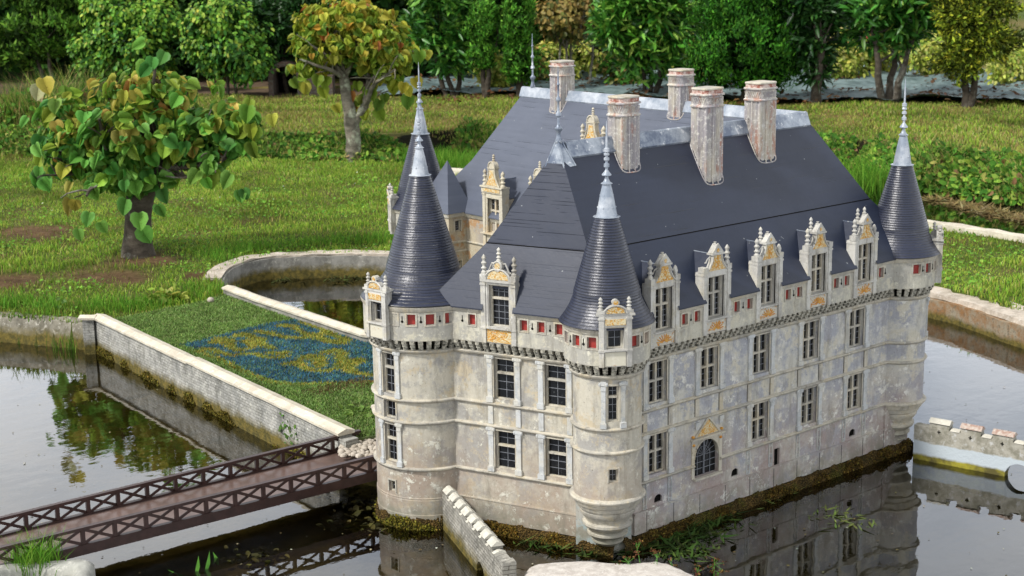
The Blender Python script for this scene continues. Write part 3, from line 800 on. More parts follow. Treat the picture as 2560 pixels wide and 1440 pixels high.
for s in (.320, .466):
    ca.fbox(F, s-.012, s+.012, WO-.001, WO+.010, .432, .448); ca.fbox(F, s-.009, s+.009, WO-.001, WO+.007, .416, .431)
build_split(ca, 'capital_remnant', M['pilaster'], castle)
dk = MB()
for s in (.095, .562, 1.364): dk.fbox(F, s-.022, s+.022, WO-.034, WO-.008, .156, .190)
dk.fbox(F, .817, .853, WO-.030, WO-.012, .120, .218); build_split(dk, 'vent_void', M['dark'], castle)
vf = MB()
for s in (.095, .562, 1.364):
    for q in (-1, 1): vf.plate(F, [(s+q*.0225, .1905), (s+q*.0225, .172), (s+q*.020, .180), (s+q*.013, .187), (s, .1905)], WO-.006, WO+.0006)
build_split(vf, 'vent_arch', M['wall_cool'], castle, None, .05)
# strings, plinth
string(castle, Flong, -.03, .302, ZL); string(castle, Flong, .462, 1.61, ZL)
string(castle, Flong, -.03, 1.61, ZS); string(castle, Flong, -.03, 1.61, ZU)
string(castle, Flong, -.03, 1.61, ZC, big=True, name='cornice')
pl = MB(); pl.fcurve(Flong, -.05, 1.70, [(WO-.002, .050), (-.003, .050), (-.003, .1360), (-.001, .1375), (-.001, .1415), (WO-.002, .143)], 1); pl.build('plinth', M['wall_cool'], castle)
jt = MB()
for s in np.arange(.02, 1.62, .157): jt.fbox(Flong, s-.0012, s+.0012, -.0035, -.0024, .052, .135)
for c in cols:
    for q in (-1, 1): jt.fbox(Flong, c+q*.073-.0130, c+q*.073-.0112, WO-.001, WO+.0008, ZS+.006, ZU-.014)
jt.build('wall_joints', M['dark'], castle)
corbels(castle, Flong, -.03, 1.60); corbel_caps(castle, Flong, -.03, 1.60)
ports = [.208, .281, .519, .599, .845, .920, 1.170, 1.245, 1.492]
parapet(castle, Flong, -.06, 1.62, [(c-.079, c+.079) for c in cols], ports)
keyholes(castle, Flong, [.245, .559, .883, 1.208, 1.525])
dormer(castle, Flong, cols[0], 'curved', ('stubR',), glyph='curl')
dormer(castle, Flong, cols[1], 'curved', ('noL', 'backL', 'noSR'), glyph='x')
dormer(castle, Flong, cols[2], 'curved', ('stubR', 'backL'), glyph='B')
dormer(castle, Flong, cols[3], 'curved', ('noR', 'backL', 'backR', 'noSR'), glyph='x')
dormer(castle, Flong, cols[4], 'curved', ('stubR', 'backL', 'backR'), glyph='curl')
cols_l = cols
# ---------------- short facade
sl = .60; sc1, sc2 = .2225, .455
mb = MB(); hs = [(c-.047, c+.047, a, b, .026) for c in (sc1, sc2) for a, b in ((.579, .752), (.282, .446))]
mb.grid(Fshort, -.10, sl+.05, .055, .776, hs, o=WO); mb.build('west_wall', M['wall_warm'], castle)
for c in (sc1, sc2):
    for a, b, t in ((.579, .752, .690), (.282, .446, .382)):
        window(castle, Fshort, c, .094, a, b, False, t, 2, (2, 3))
    for q in (-1, 1):
        pilaster(castle, Fshort, c+q*.064, ZU+.004, ZC-.004); pilaster(castle, Fshort, c+q*.064, ZL+.004, ZS-.004)
for c in (sc1, sc2):
    for q in (-1, 1): MB().fbox(Fshort, c+q*.064-.011, c+q*.064+.011, WO-.001, WO+.005, ZS+.006, ZU-.014).build('frieze_pier', M['pilaster'], castle)
for z in (ZL, ZS, ZU): string(castle, Fshort, -.02, .545, z)
string(castle, Fshort, -.02, .545, ZC, big=True, name='cornice')
MB().fcurve(Fshort, -.08, sl+.02, [(WO-.002, .050), (-.003, .050), (-.003, .1360), (-.001, .1375), (-.001, .1415), (WO-.002, .143)], 1).build('plinth', M['wall_warm'], castle)
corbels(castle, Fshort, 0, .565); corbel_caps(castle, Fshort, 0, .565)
parapet(castle, Fshort, -.02, .585, [(sc1-.077, sc1+.077)], [.097, .334, .411, .490])
keyholes(castle, Fshort, [.052, .372, .451])
dormer(castle, Fshort, sc1, 'arch')

# ---------------- turrets
def coneprof(r0, zk, rk, r1, z1, rows, lip=.0028):
    """slate courses: z from .966, flare to the kink, straight to the cap"""
    zz = np.linspace(.966, z1, rows+1); out = []
    def R(z):
        if z < zk:
            t = (z-.966)/(zk-.966); return r0+(rk-r0)*(1-(1-t)**1.55)
        t = (z-zk)/(z1-zk); return rk+(r1-rk)*t
    for i in range(rows):
        a, b = zz[i], zz[i+1]; l_ = lip*(.45 if a < zk else 1)
        out += [(R(a)+l_, a), (R(b)+l_*.15, b)]
    return out
CAPP = [(1.0, -.012), (1.16, -.008), (1.2, 0), (1.14, .010), (1.0, .013), (.93, .02), (.64, .5), (.42, .80), (.36, .86), (.50, .865), (.50, .88), (.30, .92), (.17, 1.0),
        (.15, 1.06), (.44, 1.09), (.44, 1.12), (.34, 1.15), (.20, 1.20), (.12, 1.24), (.14, 1.30), (.26, 1.31), (.26, 1.39), (.13, 1.41), (.12, 1.47), (.26, 1.49), (.26, 1.55),
        (.12, 1.57), (.12, 1.60), (.26, 1.62), (.26, 1.66), (.13, 1.69), (.26, 1.71), (.26, 1.79), (.11, 1.82), (.08, 2.20), (.015, 2.52)]
def turret(name, c, r, label, rows, r_eave, zk, rk, rc, zc, ztop, wdirs, ports, keys, dorm, low, slate='cone', lean=(0, 0), wallmat='wall_warm', dgap=.052):
    t = empty(name, (c[0], c[1], 0), None, None); t.parent = castle; t.location = Vector((c[0], c[1], 0))-Vector(castle.location)
    if label: t['label'] = label
    F = cyl(c, r); n = 72; P2 = 2*PI*r; st = P2/n
    hs = []
    for th, wins in wdirs:
        for (w, a, b, tr, rows_) in wins: hs.append((th*r-w/2, th*r+w/2, a, b, .022))
    zb = .262 if low == 'corbel' else .04
    base = min([w[0] for w in wdirs] or [0])-PI
    s0 = base*r
    MB().grid(F, s0, s0+P2, zb, .778, hs, st, o=WO).build('turret_wall', M[wallmat], t, 40)
    for th, wins in wdirs:
        for (w, a, b, tr, rows_) in wins: window(t, F, th*r, w, a, b, False, tr, 2, rows_, .020)
        big = [q for q in wins if q[2]-q[1] > .08]
        for q in big:
            for e in (-1, 1):
                z0_, z1_ = (ZU+.004, ZC-.004) if q[1] > .5 else ((ZL+.004, ZS-.004) if q[2] < .46 else (ZS+.005, ZU-.013))
                pilaster(t, F, th*r+e*(q[0]/2+.016), z0_, min(z1_, q[2]+.02) if low == 'corbel' else z1_, .018, cap=(z1_-z0_ > .12))
    for z in (ZL, ZS, ZU): string(t, F, s0, s0+P2, z, n)
    string(t, F, s0, s0+P2, ZC, n, True, 'cornice')
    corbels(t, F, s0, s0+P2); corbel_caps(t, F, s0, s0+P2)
    gaps = [(d*r-dgap, d*r+dgap) for d in dorm]
    rp = r
    parapet(t, F, s0, s0+P2, gaps, [a*r for a in ports], st, n)
    keyholes(t, F, [a*r for a in keys])
    Fd = lambda s, o, z: F(s, o+.020, z)
    for d in dorm: dormer(t, Fd, d*r, 'small')
    MB().lathe(coneprof(r_eave, zk, rk, rc, zc, rows), (c[0], c[1], 0), 80).build('cone_roof', M[slate], t, 60)
    h = ztop-zc; k = h/2.52
    cp = [(p[0]*rc*.98 if i < 13 else p[0]*rc*.92, zc+p[1]*k) for i, p in enumerate(CAPP)]
    mb = MB(); mb.lathe(cp, (c[0], c[1], 0), 20)
    for a in range(6):
        an = a*PI/3+.4
        for u in (.25, .62):
            rr = rc*(.93-.62*u); mb.lathe([(0, -.004), (.0025, -.002), (.003, 0), (.002, .003), (0, .004)], (c[0]+rr*math.cos(an), c[1]+rr*math.sin(an), zc+k*.87*u+.004), 6)
    mb.build('spire', M['zinc_pale'] if name != 'tower' else M['zinc_pale'], t, 50)
    if low == 'corbel':
        pr = [(.020, .040), (.045, .046), (.058, .056), (.064, .062), (.064, .070), (.052, .074), (.060, .082), (.076, .088), (.082, .094), (.082, .103), (.070, .108), (.080, .118), (.094, .128), (.1, .136),
              (.1, .146), (.088, .151), (.094, .165), (.104, .178), (.110, .188), (.112, .198), (.108, .203), (.118, .208), (.122, .216), (.124, .226), (.132, .230), (.137, .240), (.140, .250), (.150, .255), (.152, .262), (.148, .267), (.134, .271)]
        MB().lathe(pr, (c[0], c[1], 0), 56).build('corbelled_base', M['trim'], t, 35)
    else:
        MB().lathe([(r-.012, .02), (r-.010, .060), (r-.012, .062), (r-.010, .125), (r-.0115, .127), (r-.0105, .134), (r+WO, .136)], (c[0], c[1], 0), 64).build('tower_foot', M[wallmat], t, 30)
    return t
w_std = [(.064, .579, .752, .690, (2, 3))]
tL = turret('tower', LT, .234, None, 54, .262, 1.085, .152, .040, 1.4655, 1.79,
       [(rad(189), [(.072, .579, .752, .690, (2, 3)), (.072, ZS+.006, ZU-.014, None, (2,)), (.072, .282, .446, .382, (2, 3)), (.040, .150, .200, None, (2,))])],
       [rad(a) for a in (204, 221, 238.5, 256.5)], [rad(a) for a in (212.5, 230, 247.5)], [rad(187.5)], 'tower')
tC = turret('corner_turret', CT, .148, None, 38, .187, 1.080, .129, .045, 1.370, 1.735,
       [(rad(236), [(.050, .592, .735, .690, (2, 3)), (.042, .345, .400, None, (2,))])],
       [rad(a) for a in (236-78, 236-54, 236-30, 236+30, 236+54, 236+78)], [rad(236-42), rad(236+42), rad(236-66)], [rad(236)], 'corbel')
tR = turret('corner_turret', RT, .148, None, 38, .187, 1.080, .129, .045, 1.370, 1.765,
       [(rad(318), [(.050, .592, .735, .690, (2, 3))])],
       [rad(a) for a in (245, 268, 291)], [rad(256), rad(280)], [rad(318)], 'corbel', wallmat='wall_cool')
tF = turret('corner_turret', FT, .148, None, 38, .187, 1.080, .129, .045, 1.370, 1.765,
       [(rad(150), [(.050, .592, .735, .690, (2, 3))])],
       [rad(a) for a in (195, 218, 250)], [rad(206), rad(230)], [rad(150)], 'corbel')
# corner piers behind the corbelled bases, painted pale blue
pb = MB(); pb.add([(-.235, .15, .0), (-.07, .0, 0), (-.06, .06, 0), (-.16, .2, 0), (-.235, .15, .262), (-.07, .0, .262), (-.06, .06, .262), (-.16, .2, .262)],
                  [(0, 1, 5, 4), (1, 2, 6, 5), (2, 3, 7, 6), (3, 0, 4, 7)])
pb.add([(-.235, .15, .0), (-.175, .03, 0), (-.07, .0, 0), (-.235, .15, .262), (-.175, .03, .262), (-.07, .0, .262)], [(0, 1, 4, 3), (1, 2, 5, 4)])
pb2 = MB(); pb2.fbox(Flong, 1.60, 1.78, -.14, -.004, 0, .262)
pb2.build('corner_pier', M['wall_cool'], castle)
pb.build('corner_pier', plaster('pale blue patched render', (.42, .52, .54), (.46, .45, .41), (.36, .34, .29), off=41., dirt=.6), castle)
# ---------------- other walls
mb = MB()
mb.grid(Feast, .06, 2.70, .0, .965, [(y-.05, y+.05, a, b, .026) for y in (.5, 1.0, 1.5, 2.0) for a, b in ((.579, .745), (.282, .446))], o=WO)
mb.grid(FnorthB, 0, .80, .0, .965, (), o=WO)
mb.grid(FnorthA, 0, 1.50, .0, .965, [(y-.05, y+.05, .579, .745, .026) for y in (.35, .75, 1.1)], o=WO)
mb.build('rear_walls', M['wall_cool'], castle)
for y in (.5, 1.0, 1.5, 2.0):
    for a, b, t in ((.579, .745, .68), (.282, .446, .38)): window(castle, Feast, y, .1, a, b, True, t)
for y in (.35, .75, 1.1): window(castle, FnorthA, y, .1, .579, .745, True, .68)
dy = [2.100, 1.730, 1.300]       # courtyard dormers, y of each
ds = [2.70-y for y in dy]
mb = MB(); mb.grid(Fcourt, .0, 1.95, .0, .962, [(s-.05, s+.05, .579, .745, .026) for s in ds], o=0); mb.build('courtyard_wall', M['wall_far'], castle)
for s in ds: window(castle, Fcourt, s, .1, .579, .745, True, .68, o=0)
for z in (.600, .800): MB().fcurve(Fcourt, .33, 1.95, [(-.002, z-.008), (.008, z-.004), (.010, z), (-.002, z+.006)], 1).build('string_course', M['trim'], castle)
MB().fcurve(Fcourt, .33, 1.95, [(-.002, .930), (.006, .934), (.016, .952), (.020, .964), (-.002, .965)], 1).build('courtyard_cornice', M['trim'], castle)
Fc2 = lambda s, o, z: Fcourt(s, o+.004, z)
for s in ds[:2]: dormer(castle, Fc2, s, 'court', wm='carved_old', slate='slate_sheen')
Fc3 = lambda s, o, z: Fcourt(s, o+.034, z+.305)
dormer(castle, Fc3, ds[2], 'court', wm='carved_old', slate='slate_sheen', label='taller staircase gable rising above the courtyard eaves')
MB().fbox(Fcourt, ds[2]-.10, ds[2]+.10, -.02, .03, .4, 1.18).build('staircase_bay', M['wall_far'], castle)
# square stair turret in the courtyard corner
st = empty('stair_turret', (.94, 2.47, 0), None, None); st.parent = castle; st.location = Vector((.94, 2.47, 0))-Vector(castle.location)
x0, x1, ya, yb = .877, 1.01, 2.362, 2.62
Fs = lambda s, o, z: (x0+s, ya-o, z); Fw = lambda s, o, z: (x0-o, yb-s, z)
mb = MB(); mb.grid(Fs, 0, x1-x0, 0, .965, [(.040, .082, .862, .925, .018), (.040, .082, .62, .70, .018)], o=0); mb.grid(Fw, 0, yb-ya, 0, .965, (), o=0)
mb.build('turret_wall', M['wall_far'], st)
window(st, Fs, .061, .042, .862, .925, False, None, 3, (4,), .016, 0); window(st, Fs, .061, .042, .62, .70, False, .665, 2, (2, 3), .016, 0)
cm = MB()
for z, h in ((.800, .012), (.750, .010), (.945, .020)):
    cm.fbox(Fs, -.008, x1-x0, -.002, .008, z, z+h); cm.fbox(Fw, 0, yb-ya, -.002, .008, z, z+h)
cm.build('mouldings', M['trim'], st)
ap = (.985, 2.50, 1.235); e = .014
q = [(x0-e, ya-e, .966), (x1+.03, ya-e, .966), (x1+.12, yb+.02, .966), (x0-e, yb+.02, .966)]
mb = MB(); mb.add(q+[ap], [(0, 1, 4), (1, 2, 4), (2, 3, 4), (3, 0, 4), (3, 2, 1, 0)]); mb.build('pyramid_roof', M['slate_sheen'], st)

# ---------------- main roof
Ra, Rc, Rb = (-.105, .376), (1.404, .376), (1.404, 2.317); zr = 1.603
def isect_short(y, o):
    t = (S0[1]+SN[1]*o-y)/-SD[1]; return (S0[0]+SN[0]*o+SD[0]*t, y)
eo = .036
E = [isect_short(-eo, eo), (1.78+eo, -eo), (1.78+eo, 2.70), (1.0-.022, 2.70), (1.0-.022, .785+.02), isect_short(.755, eo)]
P_ = [Ra, Rc, Rb, Rb, Rc, Ra]; zE, zB, fB = .9635, 1.213, .46
Bk = [(e_[0]+(p[0]-e_[0])*fB, e_[1]+(p[1]-e_[1])*fB) for e_, p in zip(E, P_)]
zC_ = 1.045
def roofpart(idx, name, mat):
    mb = MB()
    for i in idx:
        j = (i+1) % 6; lo = (E[i], E[j], zE)
        if i in (0, 5):
            f = (zC_-zE)/(zB-zE); Ci = (E[i][0]+(Bk[i][0]-E[i][0])*f, E[i][1]+(Bk[i][1]-E[i][1])*f); Cj = (E[j][0]+(Bk[j][0]-E[j][0])*f, E[j][1]+(Bk[j][1]-E[j][1])*f)
            if i == 0: toS = lambda p: p[0]; gaps = [(c-.070, c+.070) for c in cols]
            else: toS = lambda p: (p[0]-S0[0])*SD[0]+(p[1]-S0[1])*SD[1]; gaps = [(sc1-.068, sc1+.068)]
            s0, s1, t0, t1 = toS(E[i]), toS(E[j]), toS(Ci), toS(Cj)
            L = lambda A_, B_, s, a, b: (A_[0]+(B_[0]-A_[0])*(s-a)/(b-a), A_[1]+(B_[1]-A_[1])*(s-a)/(b-a))
            edges = [None]; cur = None; segs = []; a = None
            bounds = [(s0, t0)]
            for g0, g1 in gaps: bounds += [(g0, g0), (g1, g1)]
            bounds += [(s1, t1)]
            for k in range(0, len(bounds), 2):
                (a0, a1), (b0, b1) = bounds[k], bounds[k+1]
                p0, p1, p2, p3 = L(E[i], E[j], a0, s0, s1), L(E[i], E[j], b0, s0, s1), L(Ci, Cj, b1, t0, t1), L(Ci, Cj, a1, t0, t1)
                mb.add([(*p0, zE), (*p1, zE), (*p2, zC_), (*p3, zC_)], [(0, 1, 2, 3)])
                mb.add([(*p0, zE), (*p1, zE), (*p1, zE-.005), (*p0, zE-.005)], [(0, 1, 2, 3)])
            lo = (Ci, Cj, zC_)
        mb.add([(*lo[0], lo[2]), (*lo[1], lo[2]), (*Bk[j], zB), (*Bk[i], zB)], [(0, 1, 2, 3)])
        if P_[i] == P_[j]: mb.add([(*Bk[i], zB), (*Bk[j], zB), (*P_[i], zr)], [(0, 1, 2)])
        else: mb.add([(*Bk[i], zB), (*Bk[j], zB), (*P_[j], zr), (*P_[i], zr)], [(0, 1, 2, 3)])
        if i not in (0, 5): mb.add([(*E[i], zE), (*E[j], zE), (*E[j], zE-.005), (*E[i], zE-.005)], [(0, 1, 2, 3)])
    return mb.build(name, mat, castle)
roofpart([0, 1, 4, 5], 'south_wing_roof', M['slate']); roofpart([2, 3], 'rear_wing_roof', M['slate_sheen'])
# dark seam line where lower slate slope begins
sg = MB()
for i in (0, 5):
    j = (i+1) % 6
    sg.tube([(*Bk[i], zB+.0005), (*Bk[j], zB+.0005)], .0022, 5)
sg.build('slate_joint', M['dark'], castle)
# zinc ridges
def ridge(a, b, name, mat, drop=.060, w=None):
    a, b = Vector((*a, zr)), Vector((*b, zr)); d = (b-a).normalized(); n = Vector((-d.y, d.x, 0)); k = (.406*(1-fB))/(zr-zB)
    mb = MB(); hw = drop*k+.004
    prof = [(-hw, -drop+.006), (-.010, .012), (0, .016), (.010, .012), (hw, -drop+.006), (hw-.004, -drop-.002), (0, .002), (-hw+.004, -drop-.002)]
    vs = [p+n*x+Vector((0, 0, z)) for p in (a, b) for x, z in prof]; m_ = len(prof)
    mb.add(vs, [(i, (i+1) % m_, m_+(i+1) % m_, m_+i) for i in range(m_)]+[tuple(range(m_)), tuple(m_+i for i in reversed(range(m_)))])
    return mb.build(name, mat, castle)
ridge((-.075, .376), (1.42, .376), 'ridge_cap', M['zinc'], .050); ridge((1.404, .36), (1.404, 2.345), 'ridge_cap', M['zinc_pale'], .042)
# pyramid cap and finial on the west hip
mb = MB(); q = []
for (ex, pz) in ((E[5], 0), (E[0], 0)):
    q.append((Ra[0]+(ex[0]-Ra[0])*.10, Ra[1]+(ex[1]-Ra[1])*.10, 1.520))
q += [(Ra[0]+.045, Ra[1]-.050, 1.525), (Ra[0]+.045, Ra[1]+.050, 1.525)]
q = [q[0], q[1], q[2], q[3]]; top = [(Ra[0]+dx*.010, Ra[1]+dy_*.010, 1.617) for dx, dy_ in ((-1, 1), (-1, -1), (1, -1), (1, 1))]
mb.add(q+top, [(0, 1, 5, 4), (1, 2, 6, 5), (2, 3, 7, 6), (3, 0, 4, 7), (4, 5, 6, 7)])
for a, b in zip(q, top): mb.tube([a, b], .004, 5)
mb.build('hip_cap', M['zinc'], castle)
FIN = [(.010, 0), (.014, .01), (.008, .03), (.007, .05), (.013, .06), (.014, .068), (.008, .075), (.0045, .085), (.0045, .115), (.010, .12), (.010, .13), (.0045, .14), (.004, .18), (.008, .185), (.008, .195), (.0035, .205), (.003, .25), (.006, .255), (.003, .265), (.001, .33)]
MB().lathe([(r*1.15, z*.92) for r, z in FIN], (Ra[0], Ra[1], 1.612), 10).build('finial', M['zinc'], castle, 50)
MB().lathe([(r*1.1, z*.9) for r, z in FIN], (1.404, 2.26, 1.612), 10).build('finial', M['zinc'], castle, 50)
# chimneys
def chimney(cx, cy, zt, k, lx=.13, ly=.108, rot=0.0, zb_=1.15):
    N_ = 80
    def plan(off):
        out = []; r = .040; hx, hy = lx/2-r, ly/2-r; per = 4*(hx+hy)+2*PI*r
        for i in range(N_):
            a = 2*PI*i/N_; ca, sa = math.cos(a), math.sin(a)
            # superellipse
            p = 5.5; rr = (abs(ca/(lx/2))**p+abs(sa/(ly/2))**p)**(-1/p)+off(i) if callable(off) else (abs(ca/(lx/2))**5.5+abs(sa/(ly/2))**5.5)**(-1/5.5)+off
            x, y = rr*ca, rr*sa; out.append((cx+x*math.cos(rot)-y*math.sin(rot), cy+x*math.sin(rot)+y*math.cos(rot)))
        return out
    rib = lambda i: .0035 if i % 8 in (0, 1) else (-.0045 if i % 8 in (2, 7) else -.002)
    def loft(levels):
        mb = MB(); vs = []; k_ = len(levels)
        for off, z in levels: vs += [(x, y, z) for x, y in plan(off)]
        fs = [(l*N_+i, l*N_+(i+1) % N_, (l+1)*N_+(i+1) % N_, (l+1)*N_+i) for l in range(k_-1) for i in range(N_)]+[tuple((k_-1)*N_+i for i in range(N_))]
        return mb.add(vs, fs)
    c = loft([(rib, zb_), (rib, zt-.080), (-.001, zt-.078)]).build('chimney', M['chimney'][k], castle, 35)
    loft([(.0, zt-.082), (.007, zt-.080), (.008, zt-.075), (.002, zt-.071), (.001, zt-.0705), (-.002, zt-.034), (.003, zt-.033), (.008, zt-.031), (.008, zt-.026), (.004, zt-.023)]).build('moulded_collar', M['chimney'][(k+2) % 5], c, 35)
    loft([(.003, zt-.0235), (-.001, zt-.021), (-.001, zt-.010), (.001, zt-.008)]).build('red_band', M['band'], c, 35)
    loft([(.0015, zt-.0082), (.003, zt-.004), (.001, zt), (-.03, zt+.001)]).build('cap_slab', M['trim'], c, 35)
    orn = MB()
    pl_ = plan(.0015)
    for i in range(0, N_, 4):
        (xa, ya_), (xb, yb_) = pl_[i], pl_[(i+4) % N_]
        orn.tube([(xa, ya_, zt-.066), ((xa+xb)/2, (ya_+yb_)/2, zt-.040)], .0024, 4); orn.tube([((xa+xb)/2, (ya_+yb_)/2, zt-.066), (xb, yb_, zt-.040)], .0024, 4)
    orn.build('carved_band', M['chimney'][(k+1) % 5], c)
    def rz(x, y):
        def prof(e0, e1, rdg, v):
            a, b = (e0, rdg) if v < rdg else (e1, rdg); t = (v-a)/(b-a); return zE+(zB-zE)*t/fB if t < fB else zB+(zr-zB)*(t-fB)/(1-fB)
        return prof(-.036, .805, .376, y) if cy < .6 else prof(.978, 1.816, 1.404, x)
    fl = plan(.005); fl = fl+[fl[0]]
    MB().tube([(x, y, rz(x, y)) for x, y in fl], .0030, 6).build('flashing', M['chimney'][(k+3) % 5], c, 60)
    return c
chimney(.232, .352, 1.780, 0, .108, .094); chimney(.676, .300, 1.785, 1, .114, .098); chimney(1.052, .330, 1.782, 2, .118, .098)
chimney(1.400, 2.015, 1.775, 3, .106, .100); chimney(1.415, 1.155, 1.772, 4, .102, .098)
# moss covered footing of the castle just above the water
ft = MB()
def footing(F, s0, s1, n, o0=.028):
    k = 9; base = len(ft.v); vs = []
    for i in range(n+1):
        s = s0+(s1-s0)*i/n
        for j in range(k):
            t = j/(k-1); z = -.13+.182*t; o = o0*(1-max(0, t-.45)/.55)**.6+.0035*math.sin(s*61+j*1.3)+.003*math.sin(s*143+j*2.7)+.002*math.sin(s*311+j)
            vs.append(F(s, o-.004, z+.006*math.sin(s*47)*(t > .6)))
    fs = [(i*k+j, (i+1)*k+j, (i+1)*k+j+1, i*k+j+1) for i in range(n) for j in range(k-1)]
    ft.add(vs, fs)
footing(Flong, -.12, 1.79, 220); footing(Fshort, -.05, .72, 90); footing(cyl(LT, .226), 1.9*.226, 4.6*.226, 70, .016); footing(lambda s, o, z: (1.79+o, s, z), -.02, .6, 60)
def m_footing():
    t = NT('wet brown moss on footing')
    col = t.mix(t.step(t.noise(14, 8, .75), .38, .6), (.075, .055, .014), (.26, .16, .045))
    col = t.mix(t.step(t.noise(7, 6, .7, off=5), .5, .62), col, (.15, .135, .02))
    v = t.vor(130); col = t.mix(t.step(v, .1, .6), col, t.mix(1., col, (.3, .3, .3), 'MULTIPLY'))
    return t.fin(col, .9, nrm=t.bump(t.math('ADD', t.math('MULTIPLY', v, -1.5), t.noise(60, 6, .7)), 1.0, .008), spec=.2)
M['footing'] = m_footing()
ft.build('mossy_footing', M['footing'], castle, 60)
# ================================================================== GROUND, POND
LZ, UZ = .16, .36
def thingify():
    for o in list(bpy.data.objects):
        if o.parent is None and o.get('category') in ('wall','bridge','kerb','rock','trough','slab','abutment','carpet'): o['kind'] = 'thing'
def GP(pts, z): return [tuple(G(u, v, z)[:2]) for u, v in pts]
W1a, W1b = (-.247, 4.444), (-.466, 1.479)
leftbank = [(-3.2, 9.0), (-1.45, 6.25)]+GP([(0, 792), (165, 806)], LZ)
curve = GP([(575, 722), (540, 700), (566, 672), (640, 648), (760, 640), (880, 637), (975, 640)], LZ)+[(3.2, 3.9), (3.95, 2.6)]+GP([(2330, 724), (2560, 792)], .14)+[(3.45, -.5), (2.9, -1.6), (2.4, -3.2)]
causeway = [(W1a[0]+.045, W1a[1]), (W1b[0]+.045, W1b[1]+.06), (-.2, 1.40), (-.2, .95), (.98, .85), (.98, 2.6), (.80, 2.7), (.79, 3.0), (.79, 3.6), (.80, 4.23), curve[0]]
bankL = GP([(-500, 384), (0, 388), (300, 392), (640, 397), (1000, 407)], LZ)
farcop = GP([(1120, 432), (1500, 470), (2000, 520), (2350, 570), (2560, 604), (3000, 690)], LZ)
bankR = GP([(1130, 418), (1500, 425), (2110, 458), (2330, 492), (2560, 530), (3000, 610)], 0.0)
PL = leftbank[:-1]+[(-.30, 4.64)]+causeway+curve[1:]+[(6.0, -4.5)]+farcop[::-1]+bankL[::-1]
PU = bankL+bankR+[(30, -4), (40, 40), (-12, 40)]
base_line = bankL+bankR
def gz(x, y):
    x = np.asarray(x, float); y = np.asarray(y, float)
    low = inpoly(x, y, PL); up = inpoly(x, y, PU)
    d = segdist(x, y, base_line)
    z = np.where(low, LZ+.035*(vnoise(x, y, 1.3, 1)-.5)*np.clip((np.hypot(x-.3, y-3)-2.2)/1.5, 0, 1), -.16)
    zu = .02+(UZ-.02)*np.clip(d/.42, 0, 1)**.8+.04*(vnoise(x, y, .9, 3)-.5)+.035*np.clip(d-6.5, 0, 30)
    return np.where(up, zu, z)
def axis_pts(a, b, c, d, fine, coarse): return np.concatenate([np.arange(a, b, coarse), np.arange(b, c, fine), np.arange(c, d, coarse)])
gx = axis_pts(-12, -3, 12, 34, .06, .5); gy = axis_pts(-6, -1, 16, 36, .06, .5)
X, Y = np.meshgrid(gx, gy); Zg = gz(X, Y)
brown_px = [(60, 585, .42), (30, 700, .22), (290, 690, .30), (345, 650, .30), (500, 690, .15), (430, 730, .15)]
brown = [(*G(u, v, LZ)[:2], r) for u, v, r in brown_px]
def brownness(x, y):
    b = np.zeros(np.shape(x))
    for bx, by, r in brown: b = np.maximum(b, np.exp(-((x-bx)**2+(y-by)**2)/(r*r)))
    return np.clip(b*1.5+(vnoise(x, y, 4.5, 5)-.52)*1.1, 0, 1)
def upness(x, y): return inpoly(x, y, PU)
br_ = brownness(X, Y); upm = upness(X, Y)
n1 = vnoise(X, Y, 2.2, 8); n2 = vnoise(X, Y, 7, 9)
gc = np.array([.10, .14, .03])[None, None]*(1+.6*(n1-.5)[..., None]); gb = np.array([.15, .095, .05])[None, None]*(.7+.6*n2[..., None])
gyl = np.array([.24, .19, .07])[None, None]*(.75+.5*n2[..., None])
col = gc*(1-br_[..., None])+gb*br_[..., None]
uy = np.clip(vnoise(X, Y, 1.6, 12)*1.6-.45, 0, 1)[..., None]
col = np.where(upm[..., None], gc*(1-uy)+gyl*uy, col)
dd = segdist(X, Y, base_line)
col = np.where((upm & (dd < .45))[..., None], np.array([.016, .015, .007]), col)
hd = X*.0
ny, nx = X.shape; idx = np.arange(ny*nx).reshape(ny, nx)
Fq = np.stack([idx[:-1, :-1], idx[:-1, 1:], idx[1:, 1:], idx[1:, :-1]], -1).reshape(-1, 4)
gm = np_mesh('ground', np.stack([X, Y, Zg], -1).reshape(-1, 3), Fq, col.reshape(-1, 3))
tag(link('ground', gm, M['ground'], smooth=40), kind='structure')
me = bpy.data.meshes.new('water'); me.from_pydata([(-12, -6, 0), (33, -6, 0), (33, 12, 0), (-12, 12, 0)], [], [(0, 1, 2, 3)]); tag(link('water', me, M['water']), kind='structure')
# uneven muddy bottom, higher along the walls
bx = np.arange(-8, 9, .1); by = np.arange(-4, 8, .1); BX, BY = np.meshgrid(bx, by)
db = segdist(BX, BY, [W1a, W1b]); dc = segdist(BX, BY, [(-.43, .67), (-.2, 0), (1.78, -.0)])
BZ = -.115+.04*np.exp(-db/.25)+.055*np.exp(-dc/.22)+.03*(vnoise(BX, BY, 2.1, 4)-.5)
ny, nx = BX.shape; idx = np.arange(ny*nx).reshape(ny, nx)
Fq = np.stack([idx[:-1, :-1], idx[:-1, 1:], idx[1:, 1:], idx[1:, :-1]], -1).reshape(-1, 4)
tag(link('pond_bottom', np_mesh('pond_bottom', np.stack([BX, BY, BZ], -1).reshape(-1, 3), Fq), M['mud'], smooth=60), kind='structure')

